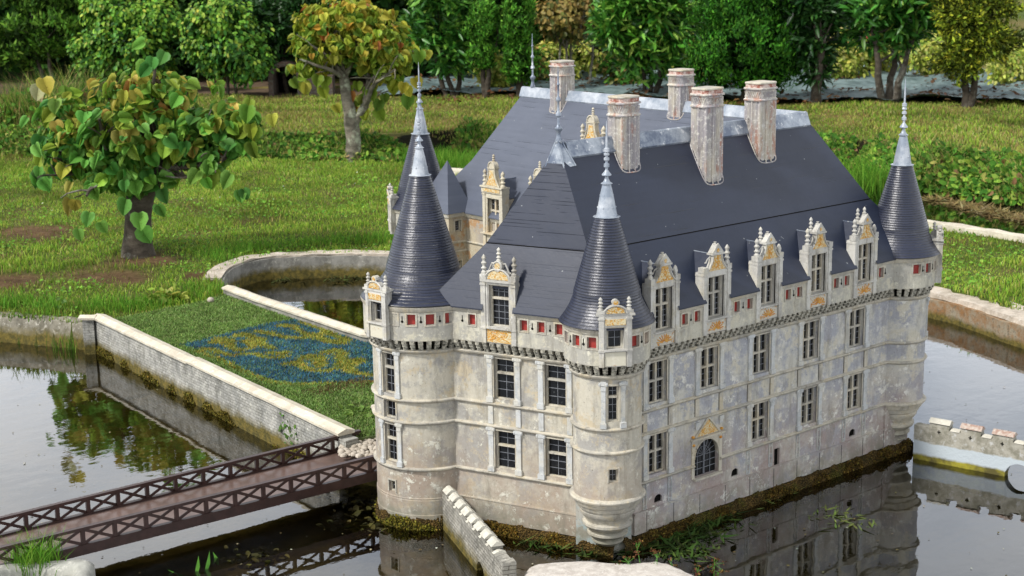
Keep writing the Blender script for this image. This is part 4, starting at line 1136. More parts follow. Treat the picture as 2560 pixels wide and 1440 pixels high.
# ================================================================== WALLS
def wallpath(mb, pts, prof, sub=.12, wob=.0, seed=1):
    """sweep profile (right offset, z) along a plan path"""
    P = []; 
    for a, b in zip(pts, pts[1:]):
        a, b = Vector(a), Vector(b); n = max(1, int((b-a).length/sub)); P += [a+(b-a)*i/n for i in range(n)]
    P.append(Vector(pts[-1])); r = random.Random(seed); k = len(prof); vs = []
    for i, p in enumerate(P):
        d = (P[min(i+1, len(P)-1)]-P[max(i-1, 0)]).normalized(); n = Vector((d.y, -d.x))
        for o, z in prof:
            vs.append((p.x+n.x*(o+r.uniform(-wob, wob)), p.y+n.y*(o+r.uniform(-wob, wob)), z+r.uniform(-wob, wob)))
    m_ = len(P)
    return mb.add(vs, [(i*k+j, i*k+(j+1) % k, (i+1)*k+(j+1) % k, (i+1)*k+j) for i in range(m_-1) for j in range(k)]+[tuple(range(k)), tuple((m_-1)*k+j for j in reversed(range(k)))])
def bez(pts, n=6):
    out = []
    P = [Vector(p) for p in pts]
    for i in range(len(P)-1):
        p0, p1, p2, p3 = P[max(i-1, 0)], P[i], P[i+1], P[min(i+2, len(P)-1)]
        for k in range(n):
            t = k/n; out.append(tuple(.5*((2*p1)+(-p0+p2)*t+(2*p0-5*p1+4*p2-p3)*t*t+(-p0+3*p1-3*p2+p3)*t**3)))
    out.append(tuple(P[-1])); return out
# causeway wall on the pond side
w1 = empty('causeway_wall', (*W1a, 0), "grey white block wall with cream coping running from the lawn to the brown footbridge", "wall")
d1 = (Vector(W1b)-Vector(W1a)).normalized()
wallpath(MB(), [W1a, W1b], [(.002, -.16), (.002, .214), (-.062, .214), (-.062, -.16)], .1, .0012).build('wall', M['brickwall'], w1)
jx = Vector(W1a).lerp(Vector(W1b), .455)
for a, b, dz in ((W1a, tuple(jx), 0), (tuple(jx-d1*.02), tuple(Vector(W1b)+d1*.01), .006)):
    wallpath(MB(), [a, b], [(.016, .214+dz), (.017, .226+dz), (-.026, .240+dz), (-.072, .228+dz), (-.070, .214+dz)], .08, .0009, 3).build('coping', M['coping'], w1)
wallpath(MB(), [(W1a[0]+.02, W1a[1]+.01), (W1a[0]-.035, W1a[1]+.050)], [(.002, -.16), (.002, .214), (-.07, .214), (-.07, -.16)], .1, .001).build('wall', M['brickwall'], w1)
wallpath(MB(), [(W1a[0]+.03, W1a[1]-.01), (W1a[0]-.045, W1a[1]+.060)], [(.016, .215), (.017, .227), (-.03, .239), (-.078, .228), (-.076, .215)], .08, .0009, 3).build('coping', M['coping'], w1)
MB().fbox(lambda s, o, z: (W1b[0]+.03+s, W1b[1]-.02+o, z), -.035, .035, -.03, .03, -.1, .205).build('end_pier', M['brickwall'], w1)
w2pts = GP([(570, 716), (600, 727), (650, 745), (780, 788), (915, 832)], .235)+[(.79, 2.62)]
w2 = empty('causeway_wall', (*w2pts[0], 0), "low dark stone wall with white coping between the turf carpet and the round inner pond", "wall")
wallpath(MB(), w2pts, [(-.03, -.16), (-.03, .222), (.035, .222), (.035, -.16)], .1, .002).build('wall', M['oldwall'], w2)
wallpath(MB(), w2pts, [(.046, .222), (.048, .234), (.004, .247), (-.040, .234), (-.038, .222)], .08, .001).build('coping', M['coping'], w2)
cw = empty('pond_wall', (*curve[3], 0), "curved retaining wall with pinkish white kerb round the inner pond behind the left tower", "wall")
cpts = bez(curve[1:9], 6)
wallpath(MB(), cpts, [(-.02, -.16), (-.02, LZ+.002), (.05, LZ+.002), (.05, -.16)], .1, .004).build('wall', M['oldwall'], cw)
wallpath(MB(), cpts, [(.03, LZ+.003), (.034, LZ+.016), (-.085, LZ+.020), (-.10, LZ-.02), (-.02, LZ+.0025)], .08, .004).build('kerb', M['kerb'], cw)
rpts = bez([(3.2, 3.9), (3.95, 2.6)]+GP([(2330, 736), (2560, 806)], .14)+[(3.45, -.5), (2.9, -1.6)], 8)
rw = empty('pond_wall', (*rpts[16], 0), "rust stained retaining wall with broad cream kerb right of the castle", "wall")
wallpath(MB(), rpts, [(-.04, -.16), (-.02, .128), (.06, .128), (.06, -.16)], .1, .006).build('wall', M['rust_wall'], rw)
wallpath(MB(), rpts, [(.035, .129), (.032, .160), (-.20, .166), (-.22, .120), (-.04, .1285)], .1, .003).build('kerb', M['kerb'], rw)
fpts = bez(farcop, 6)
wallpath(MB(), fpts, [(-.05, -.16), (-.05, LZ+.045), (.06, LZ+.045), (.06, -.16)], .2, .005).build('lawn_kerb', M['coping'])
tag(bpy.data.objects['lawn_kerb'], "thin white kerb at the far edge of the right lawn beside the weedy channel", "kerb")
lpts = leftbank[1:]+[(W1a[0]+.02, W1a[1]+.03)]
lw = empty('pond_wall', (*lpts[1], 0), "rough weathered grey white pond edge below the lawn at the left", "wall")
wallpath(MB(), lpts, [(.00, -.16), (.012, .02), (.004, .10), (-.01, .158), (-.05, .176), (-.12, .165), (-.12, -.16)], .05, .006).build('wall', m_stone('weathered layered concrete', (.27, .25, .20), (.13, .12, .09), (.42, .40, .34), 0, 9, hi=.12, lo=.06), lw, 50)

# crenellated wall by the left tower
def crenwall(name, label, a, d, L, th, zc, zm, step_, ml, arch, mats, capmat, cross=False, end=True, first=.02):
    r = empty(name, (a[0], a[1], 0), label, "wall"); a = Vector(a); d = Vector(d).normalized(); n = Vector((d.y, -d.x))
    F = lambda s, o, z: (a.x+d.x*s+n.x*o, a.y+d.y*s+n.y*o, z)
    ca, rr = arch; mb = MB(); N = 12
    up = [(ca+rr*math.cos(t), .004+rr*math.sin(t)) for t in np.linspace(0, PI, N)]
    for o_ in (0,):
        mb.plate(F, [(0, -.12), (ca-rr, -.12)]+up[::-1]+[(ca+rr, -.12), (L, -.12), (L, zc), (0, zc)], 0, th)
    w_ = mb.build('wall', mats, r, 30)
    s = first; i = 0
    while s+ml < L-.02:
        m_ = MB(); m_.fbox(F, s, s+ml, .002, th-.002, zc+.0005, zm-.018)
        me_ = m_.build('merlon', mats, r)
        c = MB(); e = .004
        c.plate(lambda q, o, z: F(s+o, q, z), [(-e, zm-.0175), (th+e, zm-.0175), (th*.62, zm), (th*.38, zm)], -e, ml+e)
        c.build('cap', capmat(i), me_)
        if cross:
            x = MB(); q = s+ml/2
            for oo in (-.0012, th+.0012): x.fbox(F, q-.008, q+.008, oo-.0008, oo+.0008, zc-.016, zc-.012); x.fbox(F, q-.002, q+.002, oo-.0009, oo+.0009, zc-.023, zc-.005)
            x.build('cross_slit', M['dark'], me_)
        g = MB(); s2 = s+ml
        g.plate(lambda q, o, z: F(s2+.006+o, q, z), [(-.003, zc+.0005), (th+.003, zc+.0005), (th*.6, zc+.010), (th*.4, zc+.010)], 0, step_-ml-.012)
        if s+step_ < L-.03: g.build('crenel_cap', capmat(i+7), r)
        s += step_; i += 1
    if end: MB().fbox(F, L-.002, L+.04, -.004, th+.004, -.1, zc+.006).build('end_pier', mats, r)
    return r
crenwall('crenellated_wall', "short grey block crenellated wall running from the left tower toward the viewer", (-.452, .672), (-.372, -.928), .775, .046, .158, .196, .0865, .052,
         (.52, .050), M['creneau'], lambda i: M['capstone'], first=.02)
def m_far():
    t = NT('far crenellated wall render')
    z = t.math('ADD', t.z(), t.math('MULTIPLY', t.noise(13, 7, .7), -.03))
    col = t.mix(t.step(t.noise(18, 9, .75), .42, .58), (.24, .23, .18), (.42, .40, .34)); col = t.mix(t.step(t.noise(30, 8, .7, off=3), .56, .62), col, (.52, .52, .50))
    col = t.mix(t.step(z, .078, .072), col, (.50, .56, .60))
    col = t.mix(t.step(z, .018, .006), col, t.mix(t.step(t.noise(8, 5, .6), .40, .60), (.38, .34, .03), (.10, .085, .02)))
    return t.fin(col, .85, nrm=t.bump(t.noise(60, 8, .7), .7, .004))
M['farcren'] = m_far()
crenwall('crenellated_wall', "low crenellated wall with red and white merlon caps right of the far corner turret", (1.735, -.085), (.20, -.98), 1.6, .045, .165, .208, .150, .094,
         (.505, .066), M['farcren'], lambda i: M['tile'] if 0 < i < 7 else M['capstone'], cross=True, first=.075)

# ================================================================== BRIDGE
bz = .140
A0 = Vector((-.40, 1.138)); A1 = Vector((-2.75, 1.262)); B0 = Vector((-.36, 1.49)); B1 = Vector((-2.70, 1.55))
bridge = empty('footbridge', (-1.5, 1.36, 0), "brown model footbridge with cross braced railings over the pond left of the castle", "bridge")
bd = (A1-A0).normalized()
mb = MB(); q = [A0+Vector((.20, 0)), A1, B1, B0+Vector((.16, 0))]
mb.add([(*p, z) for z in (bz-.012, bz) for p in q], [(0, 3, 2, 1), (4, 5, 6, 7), (0, 1, 5, 4), (1, 2, 6, 5), (2, 3, 7, 6), (3, 0, 4, 7)]); mb.build('deck', M['deck'], bridge)
def rail(P, Q, out_):
    d = (Q-P).normalized(); n = Vector((-d.y, d.x))*out_; L = (Q-P).length
    F = lambda s, o, z: (P.x+d.x*s+n.x*o, P.y+d.y*s+n.y*o, z)
    r = MB(); r.fbox(F, -.01, L, -.011, .011, bz+.066, bz+.078); rl = r.build('top_rail', M['bridge'], bridge)
    g = MB(); g.fbox(F, -.01, L, -.008, .010, bz-.034, bz-.001); g.fbox(F, -.01, L, -.010, .012, bz-.0005, bz+.008); g.build('girder', M['bridge'], bridge)
    n_ = int(L/.131)
    for i in range(n_+1):
        s = .008+.131*i
        MB().fbox(F, s-.0080, s+.0080, -.006, .007, bz+.0085, bz+.0655).build('post', M['bridge'], bridge)
        if i < n_:
            x = MB(); a, b = s+.0065, s+.131-.0065; zc, ztp = bz+.009, bz+.0655; w = .0066
            for (za, zb) in ((zc, ztp), (ztp, zc)):
                for oo in ((.001, .005) if za < zb else (-.004, 0),):
                    x.box8([F(a, oo[0], za-w), F(b, oo[0], zb-w), F(b, oo[1], zb-w), F(a, oo[1], za-w), F(a, oo[0], za+w), F(b, oo[0], zb+w), F(b, oo[1], zb+w), F(a, oo[1], za+w)])
            x.build('cross_brace', M['bridge'], bridge)
rail(A0+Vector((.0, .0)), A1, 1); rail(B0, B1, -1)
q = GP([(872, 1124), (905, 1119), (950, 1137), (946, 1152), (915, 1140)], .150)
mb = MB(); mb.add([(*p, z) for z in (.128, .150) for p in q], [tuple(range(5)), tuple(5+i for i in reversed(range(5)))]+[(i, (i+1) % 5, 5+(i+1) % 5, 5+i) for i in range(5)])
tag(mb.build('stone_slab', M['coping'], origin=(*q[0], .128)), "small white stone slab lying at the castle end of the brown footbridge", "slab")
# supporting bank under the bridge head
mb = MB(); F = lambda s, o, z: (s, o, z)
mb.plate(lambda s, o, z: (s, z, o), [(-.47, 1.50), (-.30, 1.08), (-.12, 1.06), (.0, 1.5)], -.16, .124)
tag(mb.build('abutment', M['oldwall'], origin=(-.3, 1.3, 0)), "dark stone abutment carrying the footbridge beside the left tower", "abutment")
# pebbles
P = []; 
for i in range(260):
    u, v = rng.uniform(850, 960), rng.uniform(1050, 1140)
    p = G(u, v, .17)
    if p[1] < 1.2 or v < 1052: continue
    P.append(p)
mb = MB()
for p in P:
    r_ = rng.uniform(.007, .017); n = 7; a0 = rng.uniform(0, 6); vs = []
    for j, (k_, h) in enumerate(((1, -.2), (.85, .45), (.35, .7))):
        vs += [(p[0]+r_*k_*math.cos(a0+i*2*PI/n)*(1.25 if i % 2 else .95), p[1]+r_*k_*math.sin(a0+i*2*PI/n), p[2]+r_*h) for i in range(n)]
    mb.add(vs, [(j*n+i, j*n+(i+1) % n, (j+1)*n+(i+1) % n, (j+1)*n+i) for j in range(2) for i in range(n)]+[tuple(2*n+i for i in range(n))])
tag(mb.build('gravel', M['pebble'], smooth=60), "pale pebbles at the end of the footbridge", "gravel", kind='stuff')

# rock slab and trough in the foreground
def slab(name, px, z, h, mat, label, cat, wob=.006):
    pts = bez([tuple(G(u, v, z)[:2]) for u, v in px], 5); n = len(pts); r = random.Random(5)
    vs = []; c = Vector((sum(p[0] for p in pts)/n, sum(p[1] for p in pts)/n))
    rings = [(1.0, -h), (1.03, -.02), (1.0, -.003), (.965, .0), (.80, .004), (.55, .008), (.25, .007)]
    for k_, dz in rings:
        for p in pts:
            q_ = c+(Vector(p)-c)*k_; vs.append((q_.x+r.uniform(-wob, wob)*.4, q_.y+r.uniform(-wob, wob)*.4, z+dz+r.uniform(-wob, wob)*.3))
    m_ = len(rings); fs = [(j*n+i, j*n+(i+1) % n, (j+1)*n+(i+1) % n, (j+1)*n+i) for j in range(m_-1) for i in range(n)]+[tuple((m_-1)*n+i for i in range(n))]
    mb = MB(); mb.add(vs, fs)
    return tag(mb.build(name, mat, origin=(c.x, c.y, 0), smooth=60), label, cat)
slab('rock_slab', [(1318, 1425), (1345, 1409), (1450, 1402), (1560, 1408), (1640, 1403), (1700, 1422), (1760, 1462), (1730, 1560), (1500, 1590), (1330, 1560), (1300, 1470)], .11, .22, M['rock'],
     "flat pinkish white rock slab at the bottom edge in front of the corner turret", "rock")
# trough
tc_ = G(60, 1462, .15); tr = empty('stone_trough', (tc_[0], tc_[1], 0), "mottled grey stone trough with grass in it at the bottom left corner", "trough")
mb = MB(); n = 40; vs = []
prof = [(.255, -.15), (.262, .06), (.258, .125), (.235, .150), (.200, .152), (.182, .138), (.178, .10), (.02, .10)]
for j, (r_, z) in enumerate(prof):
    for i in range(n):
        a = 2*PI*i/n; k_ = 1+.10*math.sin(2*a+.5)+.05*math.sin(5*a+j*.2)+.03*math.sin(9*a); vs.append((tc_[0]+r_*k_*math.cos(a)*1.0, tc_[1]+r_*k_*math.sin(a)*.92, z+.008*math.sin(4*a+1)*(z > .1)))
m_ = len(prof); mb.add(vs, [(j*n+i, j*n+(i+1) % n, (j+1)*n+(i+1) % n, (j+1)*n+i) for j in range(m_-1) for i in range(n)]+[tuple((m_-1)*n+i for i in range(n))])
mb.build('trough_body', M['trough'], tr, 50)

# ================================================================== GRASS
def blades(P, h, w, colr, lean=.45):
    N = len(P); a = rng.uniform(0, 2*PI, N); s = np.stack([np.cos(a), np.sin(a), 0*a], 1)*w[:, None]/2
    b = rng.uniform(0, 2*PI, N); L = np.stack([np.cos(b), np.sin(b), 0*b], 1)*(h*lean*rng.uniform(.2, 1.3, N))[:, None]
    up = np.zeros((N, 3)); up[:, 2] = h
    mid = P+up*.55+L*.28; tip = P+up+L
    V = np.stack([P-s, P+s, mid+s*.8, tip, mid-s*.8], 1).reshape(-1, 3)
    Fc = np.array([[0, 1, 2, 4], [4, 2, 3, 3]])[None]+(np.arange(N)*5)[:, None, None]
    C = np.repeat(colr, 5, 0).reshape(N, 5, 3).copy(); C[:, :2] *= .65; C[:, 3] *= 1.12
    return V, Fc.reshape(-1, 4), C.reshape(-1, 3)
def inview(P, m=140):
    q = projpx(P); return (q[:, 2] > .3) & (q[:, 0] > -m) & (q[:, 0] < 2560+m) & (q[:, 1] > -m) & (q[:, 1] < 1440+m)
GREEN = [(.235, .39, .045, 4), (.32, .45, .06, 3), (.16, .31, .035, 2), (.42, .46, .09, 2.0), (.50, .43, .16, .7)]
YEL = [(.34, .29, .10, 3), (.40, .32, .14, 2), (.26, .27, .06, 3), (.22, .30, .05, 3), (.28, .16, .075, 1)]
def lawn(name, poly, n, hr, wr, pal, seed, extra=None):
    xs = [p[0] for p in poly]; ys = [p[1] for p in poly]
    x = rng.uniform(min(xs), max(xs), n); y = rng.uniform(min(ys), max(ys), n)
    k = inpoly(x, y, poly); x, y = x[k], y[k]; P = np.stack([x, y, gz(x, y)], 1); k = inview(P); P = P[k]
    x, y = P[:, 0], P[:, 1]; P[:, 2] -= .004
    pal_c = pick(pal, len(P)); b = brownness(x, y) if name == 'lawn_grass' else np.clip(vnoise(x, y, 1.6, 12)*1.8-.55, 0, 1)
    tone = (vnoise(x, y, .9, 21)-.5)*.5+(vnoise(x, y, 3.3, 22)-.5)*.7
    pal_c = pal_c*(1+tone[:, None]); 
    yl = pick(YEL, len(P)); m_ = rng.uniform(0, 1, len(P)) < b*.8; pal_c[m_] = yl[m_]*(.8 if name == 'lawn_grass' else 1.1)
    keep = rng.uniform(0, 1, len(P)) > (b*.93 if name == 'lawn_grass' else b*.15)
    P, pal_c = P[keep], pal_c[keep]; x, y = P[:, 0], P[:, 1]
    cl = .55+.9*vnoise(x, y, 6, 31)*vnoise(x, y, 2.2, 32)*2
    h = rng.uniform(*hr, len(P))*cl; w = rng.uniform(*wr, len(P))
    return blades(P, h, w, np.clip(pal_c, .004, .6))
low = lawn('lawn_grass', PL, 620000, (.016, .042), (.004, .009), GREEN, 1)
# keep clear of the turf carpet
tp = [(-.47, 1.5), (-.25, 4.35)]+GP([(330, 800), (520, 762), (575, 735)], LZ)+[(.80, 4.3), (.79, .85), (-.2, .9)]
bx_, by_ = low[0].reshape(-1, 5, 3)[:, 0, 0], low[0].reshape(-1, 5, 3)[:, 0, 1]
kk = ~inpoly(bx_, by_, tp); n_k = kk.sum()
V = low[0].reshape(-1, 5, 3)[kk].reshape(-1, 3); C = low[2].reshape(-1, 5, 3)[kk].reshape(-1, 3)
Fc = (np.array([[0, 1, 2, 4], [4, 2, 3, 3]])[None]+(np.arange(n_k)*5)[:, None, None]).reshape(-1, 4)
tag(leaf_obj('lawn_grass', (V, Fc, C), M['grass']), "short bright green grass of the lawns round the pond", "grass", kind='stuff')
uppoly = PU
up_ = lawn('upper_lawn_grass', [p for p in GP([(-300, 350), (0, 350), (640, 330), (1100, 330), (1700, 350), (2110, 400), (2560, 470), (2900, 520)], UZ)]+GP([(2900, 262), (2560, 258), (2000, 262), (1300, 238), (700, 240), (-300, 240)], UZ), 330000, (.02, .05), (.008, .014), GREEN+YEL, 2)
tag(leaf_obj('upper_lawn_grass', up_, M['grass']), "yellowish grass of the terrace above the reedy bank", "grass", kind='stuff')
# clover and broad weeds in the lawn, a few daisies
n = 46000; x = rng.uniform(-1.2, 7, n); y = rng.uniform(-1, 11, n); k = inpoly(x, y, PL) & ~inpoly(x, y, tp) & (vnoise(x, y, 1.9, 61) > .40); x, y = x[k], y[k]
P = np.stack([x, y, gz(x, y)+rng.uniform(.006, .022, len(x))], 1); k = inview(P); P = P[k]; b = brownness(P[:, 0], P[:, 1]); P = P[rng.uniform(0, 1, len(P)) > b*.8]
tag(leaf_obj('clover', [scatter(OVAL, P, rng.normal(0, .4, P.shape)+np.array([-.2, -.2, 1]), rng.normal(0, 1, P.shape), rng.uniform(.012, .032, len(P)), pick([(.18, .38, .05, 3), (.28, .46, .07, 2), (.12, .28, .04, 2)], len(P)))], M['grass']), "clover and small weeds mixed into the lawn grass", "ground cover", kind='stuff')
P = P[rng.choice(len(P), 90)]; P = P+np.array([0, 0, .03])
tag(leaf_obj('lawn_daisies', [scatter(OVAL, P, rng.normal(0, .2, P.shape)+np.array([0, 0, 1]), rng.normal(0, 1, P.shape), rng.uniform(.012, .022, len(P)), pick([(.8, .8, .74, 3), (.75, .62, .08, 1)], len(P)))], M['grass']), "tiny white and yellow flowers dotted over the lawn", "ground cover", kind='stuff')
# long grass tufts
def tufts(px, name, label, hr=(.06, .14), n=180, r=.10, pal=GREEN, z=LZ, w=(.003, .006), lean=.5):
    out = []
    for (u, v) in px:
        c = G(u, v, z); P = c+np.stack([rng.normal(0, r, n), rng.normal(0, r, n), np.zeros(n)], 1)
        out.append(blades(P, rng.uniform(*hr, n), rng.uniform(*w, n), pick(pal, n), lean))
    return tag(leaf_obj(name, out, M['grass']), label, "grass", kind='stuff')
LUSH = [(.10, .27, .025, 3), (.16, .34, .035, 3), (.22, .37, .05, 1)]
tufts([(240, 770), (280, 775), (330, 775), (370, 770), (480, 730), (500, 742), (400, 755), (60, 760), (20, 765), (110, 770), (520, 640), (560, 650), (640, 625), (700, 620), (780, 612), (850, 608), (930, 605), (960, 600),
       (600, 632), (110, 785)], 'long_grass', "longer lush grass tufts along the edge of the lawn", (.04, .10), 150, .09, LUSH)
tufts([(1010, 408), (1050, 412), (1090, 418), (1120, 424), (1150, 428), (1180, 430)], 'bank_grass', "long grass at the foot of the bank behind the rear turret", (.08, .24), 420, .16, LUSH, .10, (.006, .01))
tufts([(2110, 470), (2160, 480), (2200, 486)], 'bank_grass', "tall grass at the foot of the bank behind the right roof", (.15, .4), 200, .15, LUSH, 0.0, (.006, .01))
tufts([(75, 1420), (95, 1425), (110, 1418), (60, 1430)], 'trough_grass', "bright tuft of grass growing out of the stone trough", (.05, .15), 130, .035, LUSH, .11, (.0022, .004), .75)
# vegetation of the bank
def along(line, n, w0, w1):
    seg = [(Vector(a), Vector(b)) for a, b in zip(line, line[1:])]; L = np.array([(b-a).length for a, b in seg]); k = rng.choice(len(seg), n, p=L/L.sum()); t = rng.uniform(0, 1, n)
    out = np.zeros((n, 2))
    for i in range(n):
        a, b = seg[k[i]]; d = (b-a).normalized(); nn = Vector((-d.y, d.x))
        o = rng.uniform(w0, w1); p = a+(b-a)*t[i]+nn*o; out[i] = (p.x, p.y)
    return out
def herb(line, n, w0, w1, hmax, name, label, sgn=1, bl=.45):
    q = along(line, n, w0, w1); x, y = q[:, 0], q[:, 1]; z = gz(x, y); P = np.stack([x, y, z], 1)
    k = inview(P, 250); P = P[k]; n = len(P)
    dens = vnoise(P[:, 0], P[:, 1], 1.7, 41); hh = hmax*(.25+.75*dens)*rng.uniform(.5, 1.1, n)
    kb = rng.uniform(0, 1, n) < bl
    parts = []
    DK = [(.05, .14, .02, 4), (.10, .23, .03, 3), (.20, .32, .045, 2.4), (.30, .32, .08, 1), (.24, .15, .07, .5)]
    tone = (.55+.9*vnoise(P[:, 0], P[:, 1], 2.5, 44))[:, None]
    parts.append(blades(P[kb], hh[kb]*1.5, rng.uniform(.007, .013, kb.sum()), pick(DK+YEL[:2], kb.sum())*tone[kb], .6))
    Q = P[~kb].copy(); Q[:, 2] += hh[~kb]*rng.uniform(.2, 1.0, len(Q))
    parts.append(scatter(OVAL, Q, rng.normal(0, .6, (len(Q), 3))+np.array([-.5, -.5, .9]), rng.normal(0, 1, (len(Q), 3)), rng.uniform(.03, .085, len(Q)), pick(DK, len(Q))*tone[~kb]))
    for i in (0,): pass
    V, Fc, C = join_np(parts)
    return tag(leaf_obj(name, (V, Fc, C), M['leaf_fine']), label, "bank plants", kind='stuff')
herb(bankL, 42000, -.02, .42, .13, 'bank_plants', "wild herbs and long grass on the low bank behind the left lawn")
herb(bankR, 60000, -.10, .42, .12, 'bank_plants', "dense wild plants on the bank above the channel")
herb(GP([(-100, 372), (60, 372), (170, 376)], LZ), 5000, -.1, .9, .55, 'reeds', "tall dark nettles and reeds at the left edge of the bank", bl=.6)
# turf carpet with a painted emblem
cp = [(W1a[0]+.05, W1a[1]), (W1b[0]+.05, W1b[1]), (-.28, 1.45), (.0, 1.3), (.5, 1.2), (.78, 2.0), (.76, 3.6), (.775, 4.25)]+GP([(575, 740), (520, 762), (330, 800)], LZ)
cp = [(p[0]+(-.0), p[1]) for p in cp]
mb = MB(); k_ = len(cp); TZ = .186
mb.add([(x, y, z) for z in (TZ-.012, TZ) for x, y in cp], [tuple(range(k_)), tuple(k_+i for i in reversed(range(k_)))]+[(i, (i+1) % k_, k_+(i+1) % k_, k_+i) for i in range(k_)])
carpet = empty('turf_carpet', (.2, 3, TZ), "artificial turf carpet with a blue shield and yellow scroll pattern", "carpet")
mb.build('backing', simple('dark turf backing', (.10, .15, .05), (.13, .17, .06), 30, .9), carpet)
blue_px = [(452, 865), (560, 838), (650, 815), (735, 800), (770, 798), (830, 810), (880, 822), (960, 850), (1010, 880), (1010, 950), (940, 955), (870, 957), (800, 958), (740, 960), (690, 955), (640, 938), (600, 918), (560, 898), (515, 882)]
strokes = [[(395, 745), (430, 720), (490, 730), (520, 790), (560, 810), (640, 790), (700, 760), (740, 720)], [(560, 700), (600, 685), (650, 700), (700, 740), (760, 770), (800, 790)],
           [(330, 795), (380, 800), (440, 820), (520, 840), (600, 830), (680, 830), (760, 850), (830, 860), (900, 850)], [(700, 665), (780, 680), (860, 700), (940, 710), (1020, 715), (1080, 700), (1000, 660), (960, 630), (880, 625)],
           [(1080, 700), (1150, 715), (1230, 740), (1310, 750)], [(1040, 600), (1100, 620), (1160, 640), (1230, 670), (1260, 700)], [(1150, 690), (1200, 680), (1300, 710), (1340, 730)],
           [(910, 900), (980, 890), (1040, 930), (1100, 950), (1200, 950), (1280, 930), (1370, 920), (1440, 880)], [(1030, 860), (1080, 845), (1150, 860), (1160, 920)],
           [(1200, 820), (1250, 800), (1310, 820), (1290, 860), (1350, 880), (1420, 870)], [(800, 820), (860, 830), (910, 820)], [(1350, 950), (1440, 970), (1530, 985)], [(1290, 900), (1380, 950), (1300, 880)], [(620, 740), (680, 770), (640, 790)]]
bluep = GP(blue_px, TZ); strk = [GP([(400+x/2.88, 600+y/2.88) for x, y in s], TZ) for s in strokes]
n = 150000; x = rng.uniform(-.48, .85, n); y = rng.uniform(1.15, 4.75, n); k = inpoly(x, y, cp); x, y = x[k], y[k]
P = np.stack([x, y, np.full(len(x), TZ)], 1); k = inview(P, 60); P = P[k]; x, y = P[:, 0], P[:, 1]
tc0 = pick([(.20, .33, .085, 3), (.26, .37, .11, 2), (.14, .25, .05, 2), (.34, .36, .16, .6)], len(P))
cb = pick([(.045, .17, .33, 3), (.06, .24, .34, 3), (.03, .10, .34, 2), (.12, .26, .22, 1)], len(P)); cy_ = pick([(.40, .36, .06, 3), (.48, .38, .06, 2), (.28, .32, .05, 2), (.50, .27, .05, .7)], len(P))
jx_ = x+rng.normal(0, .008, len(x)); jy_ = y+rng.normal(0, .012, len(x))
isb = inpoly(jx_, jy_, bluep); ds_ = np.full(len(x), 9.)
for s in strk: ds_ = np.minimum(ds_, segdist(jx_, jy_*1.0, s))
isy = isb & (ds_ < .034*(.6+.9*vnoise(x, y, 9, 3)))
edge = (~isb) & (segdist(x, y, bluep+[bluep[0]]) < .05) & (y < 3.4)
c_ = np.where(isb[:, None], cb, tc0); c_ = np.where(isy[:, None], cy_, c_); ye = edge & (rng.uniform(0, 1, len(x)) < .5); c_[ye] = cy_[ye]; rm = rng.uniform(0, 1, len(x)) < .16; c_[rm] = tc0[rm]*.8; bl_ = isb & ~isy; c_[bl_] = c_[bl_]*.78+np.array([.10, .15, .07])*.22; c_[isy] = c_[isy]*.8+np.array([.2, .28, .08])*.2; c_ *= (.72+.5*vnoise(x, y, 14, 55))[:, None]
br2 = np.clip(vnoise(x, y, 5, 66)*1.4-.75, 0, 1)*(y < 2.3); m2 = rng.uniform(0, 1, len(x)) < br2; c_[m2] = np.array([.15, .10, .045])
leaf_obj('turf_pile', blades(P, rng.uniform(.008, .017, len(P)), rng.uniform(.0035, .006, len(P)), c_, .8), M['turf'], carpet)
# ================================================================== TREES AND SHRUBS
RIGHT = RC[0]*np.array([1, 1, 0]); RIGHT = RIGHT/np.linalg.norm(RIGHT); DEPTH = np.array([-RIGHT[1], RIGHT[0], 0])
def px2w(base, ub, vb, u, v, dep=0.0):
    """point level with a plant's own trunk, offset sideways and upward by photo pixels"""
    D = projpx(base)[0][2]; s = D/FPX
    return np.array(base)+RIGHT*(u-ub)*s+np.array([0, 0, 1])*(vb-v)*s*1.03+DEPTH*dep
def limb(mb, a, b, r0, r1, rnd, n=6, bend=.12):
    a, b = Vector(a), Vector(b); L = (b-a).length; pts = []
    off = Vector((rnd.uniform(-1, 1), rnd.uniform(-1, 1), rnd.uniform(-.3, .8)))*L*bend
    for i in range(n+1):
        t = i/n; p = a.lerp(b, t)+off*math.sin(PI*t)+Vector((rnd.uniform(-1, 1), rnd.uniform(-1, 1), rnd.uniform(-1, 1)))*L*.018; pts.append(p)
    mb.tube(pts, [r0+(r1-r0)*(i/n)**.8 for i in range(n+1)], 8); return pts
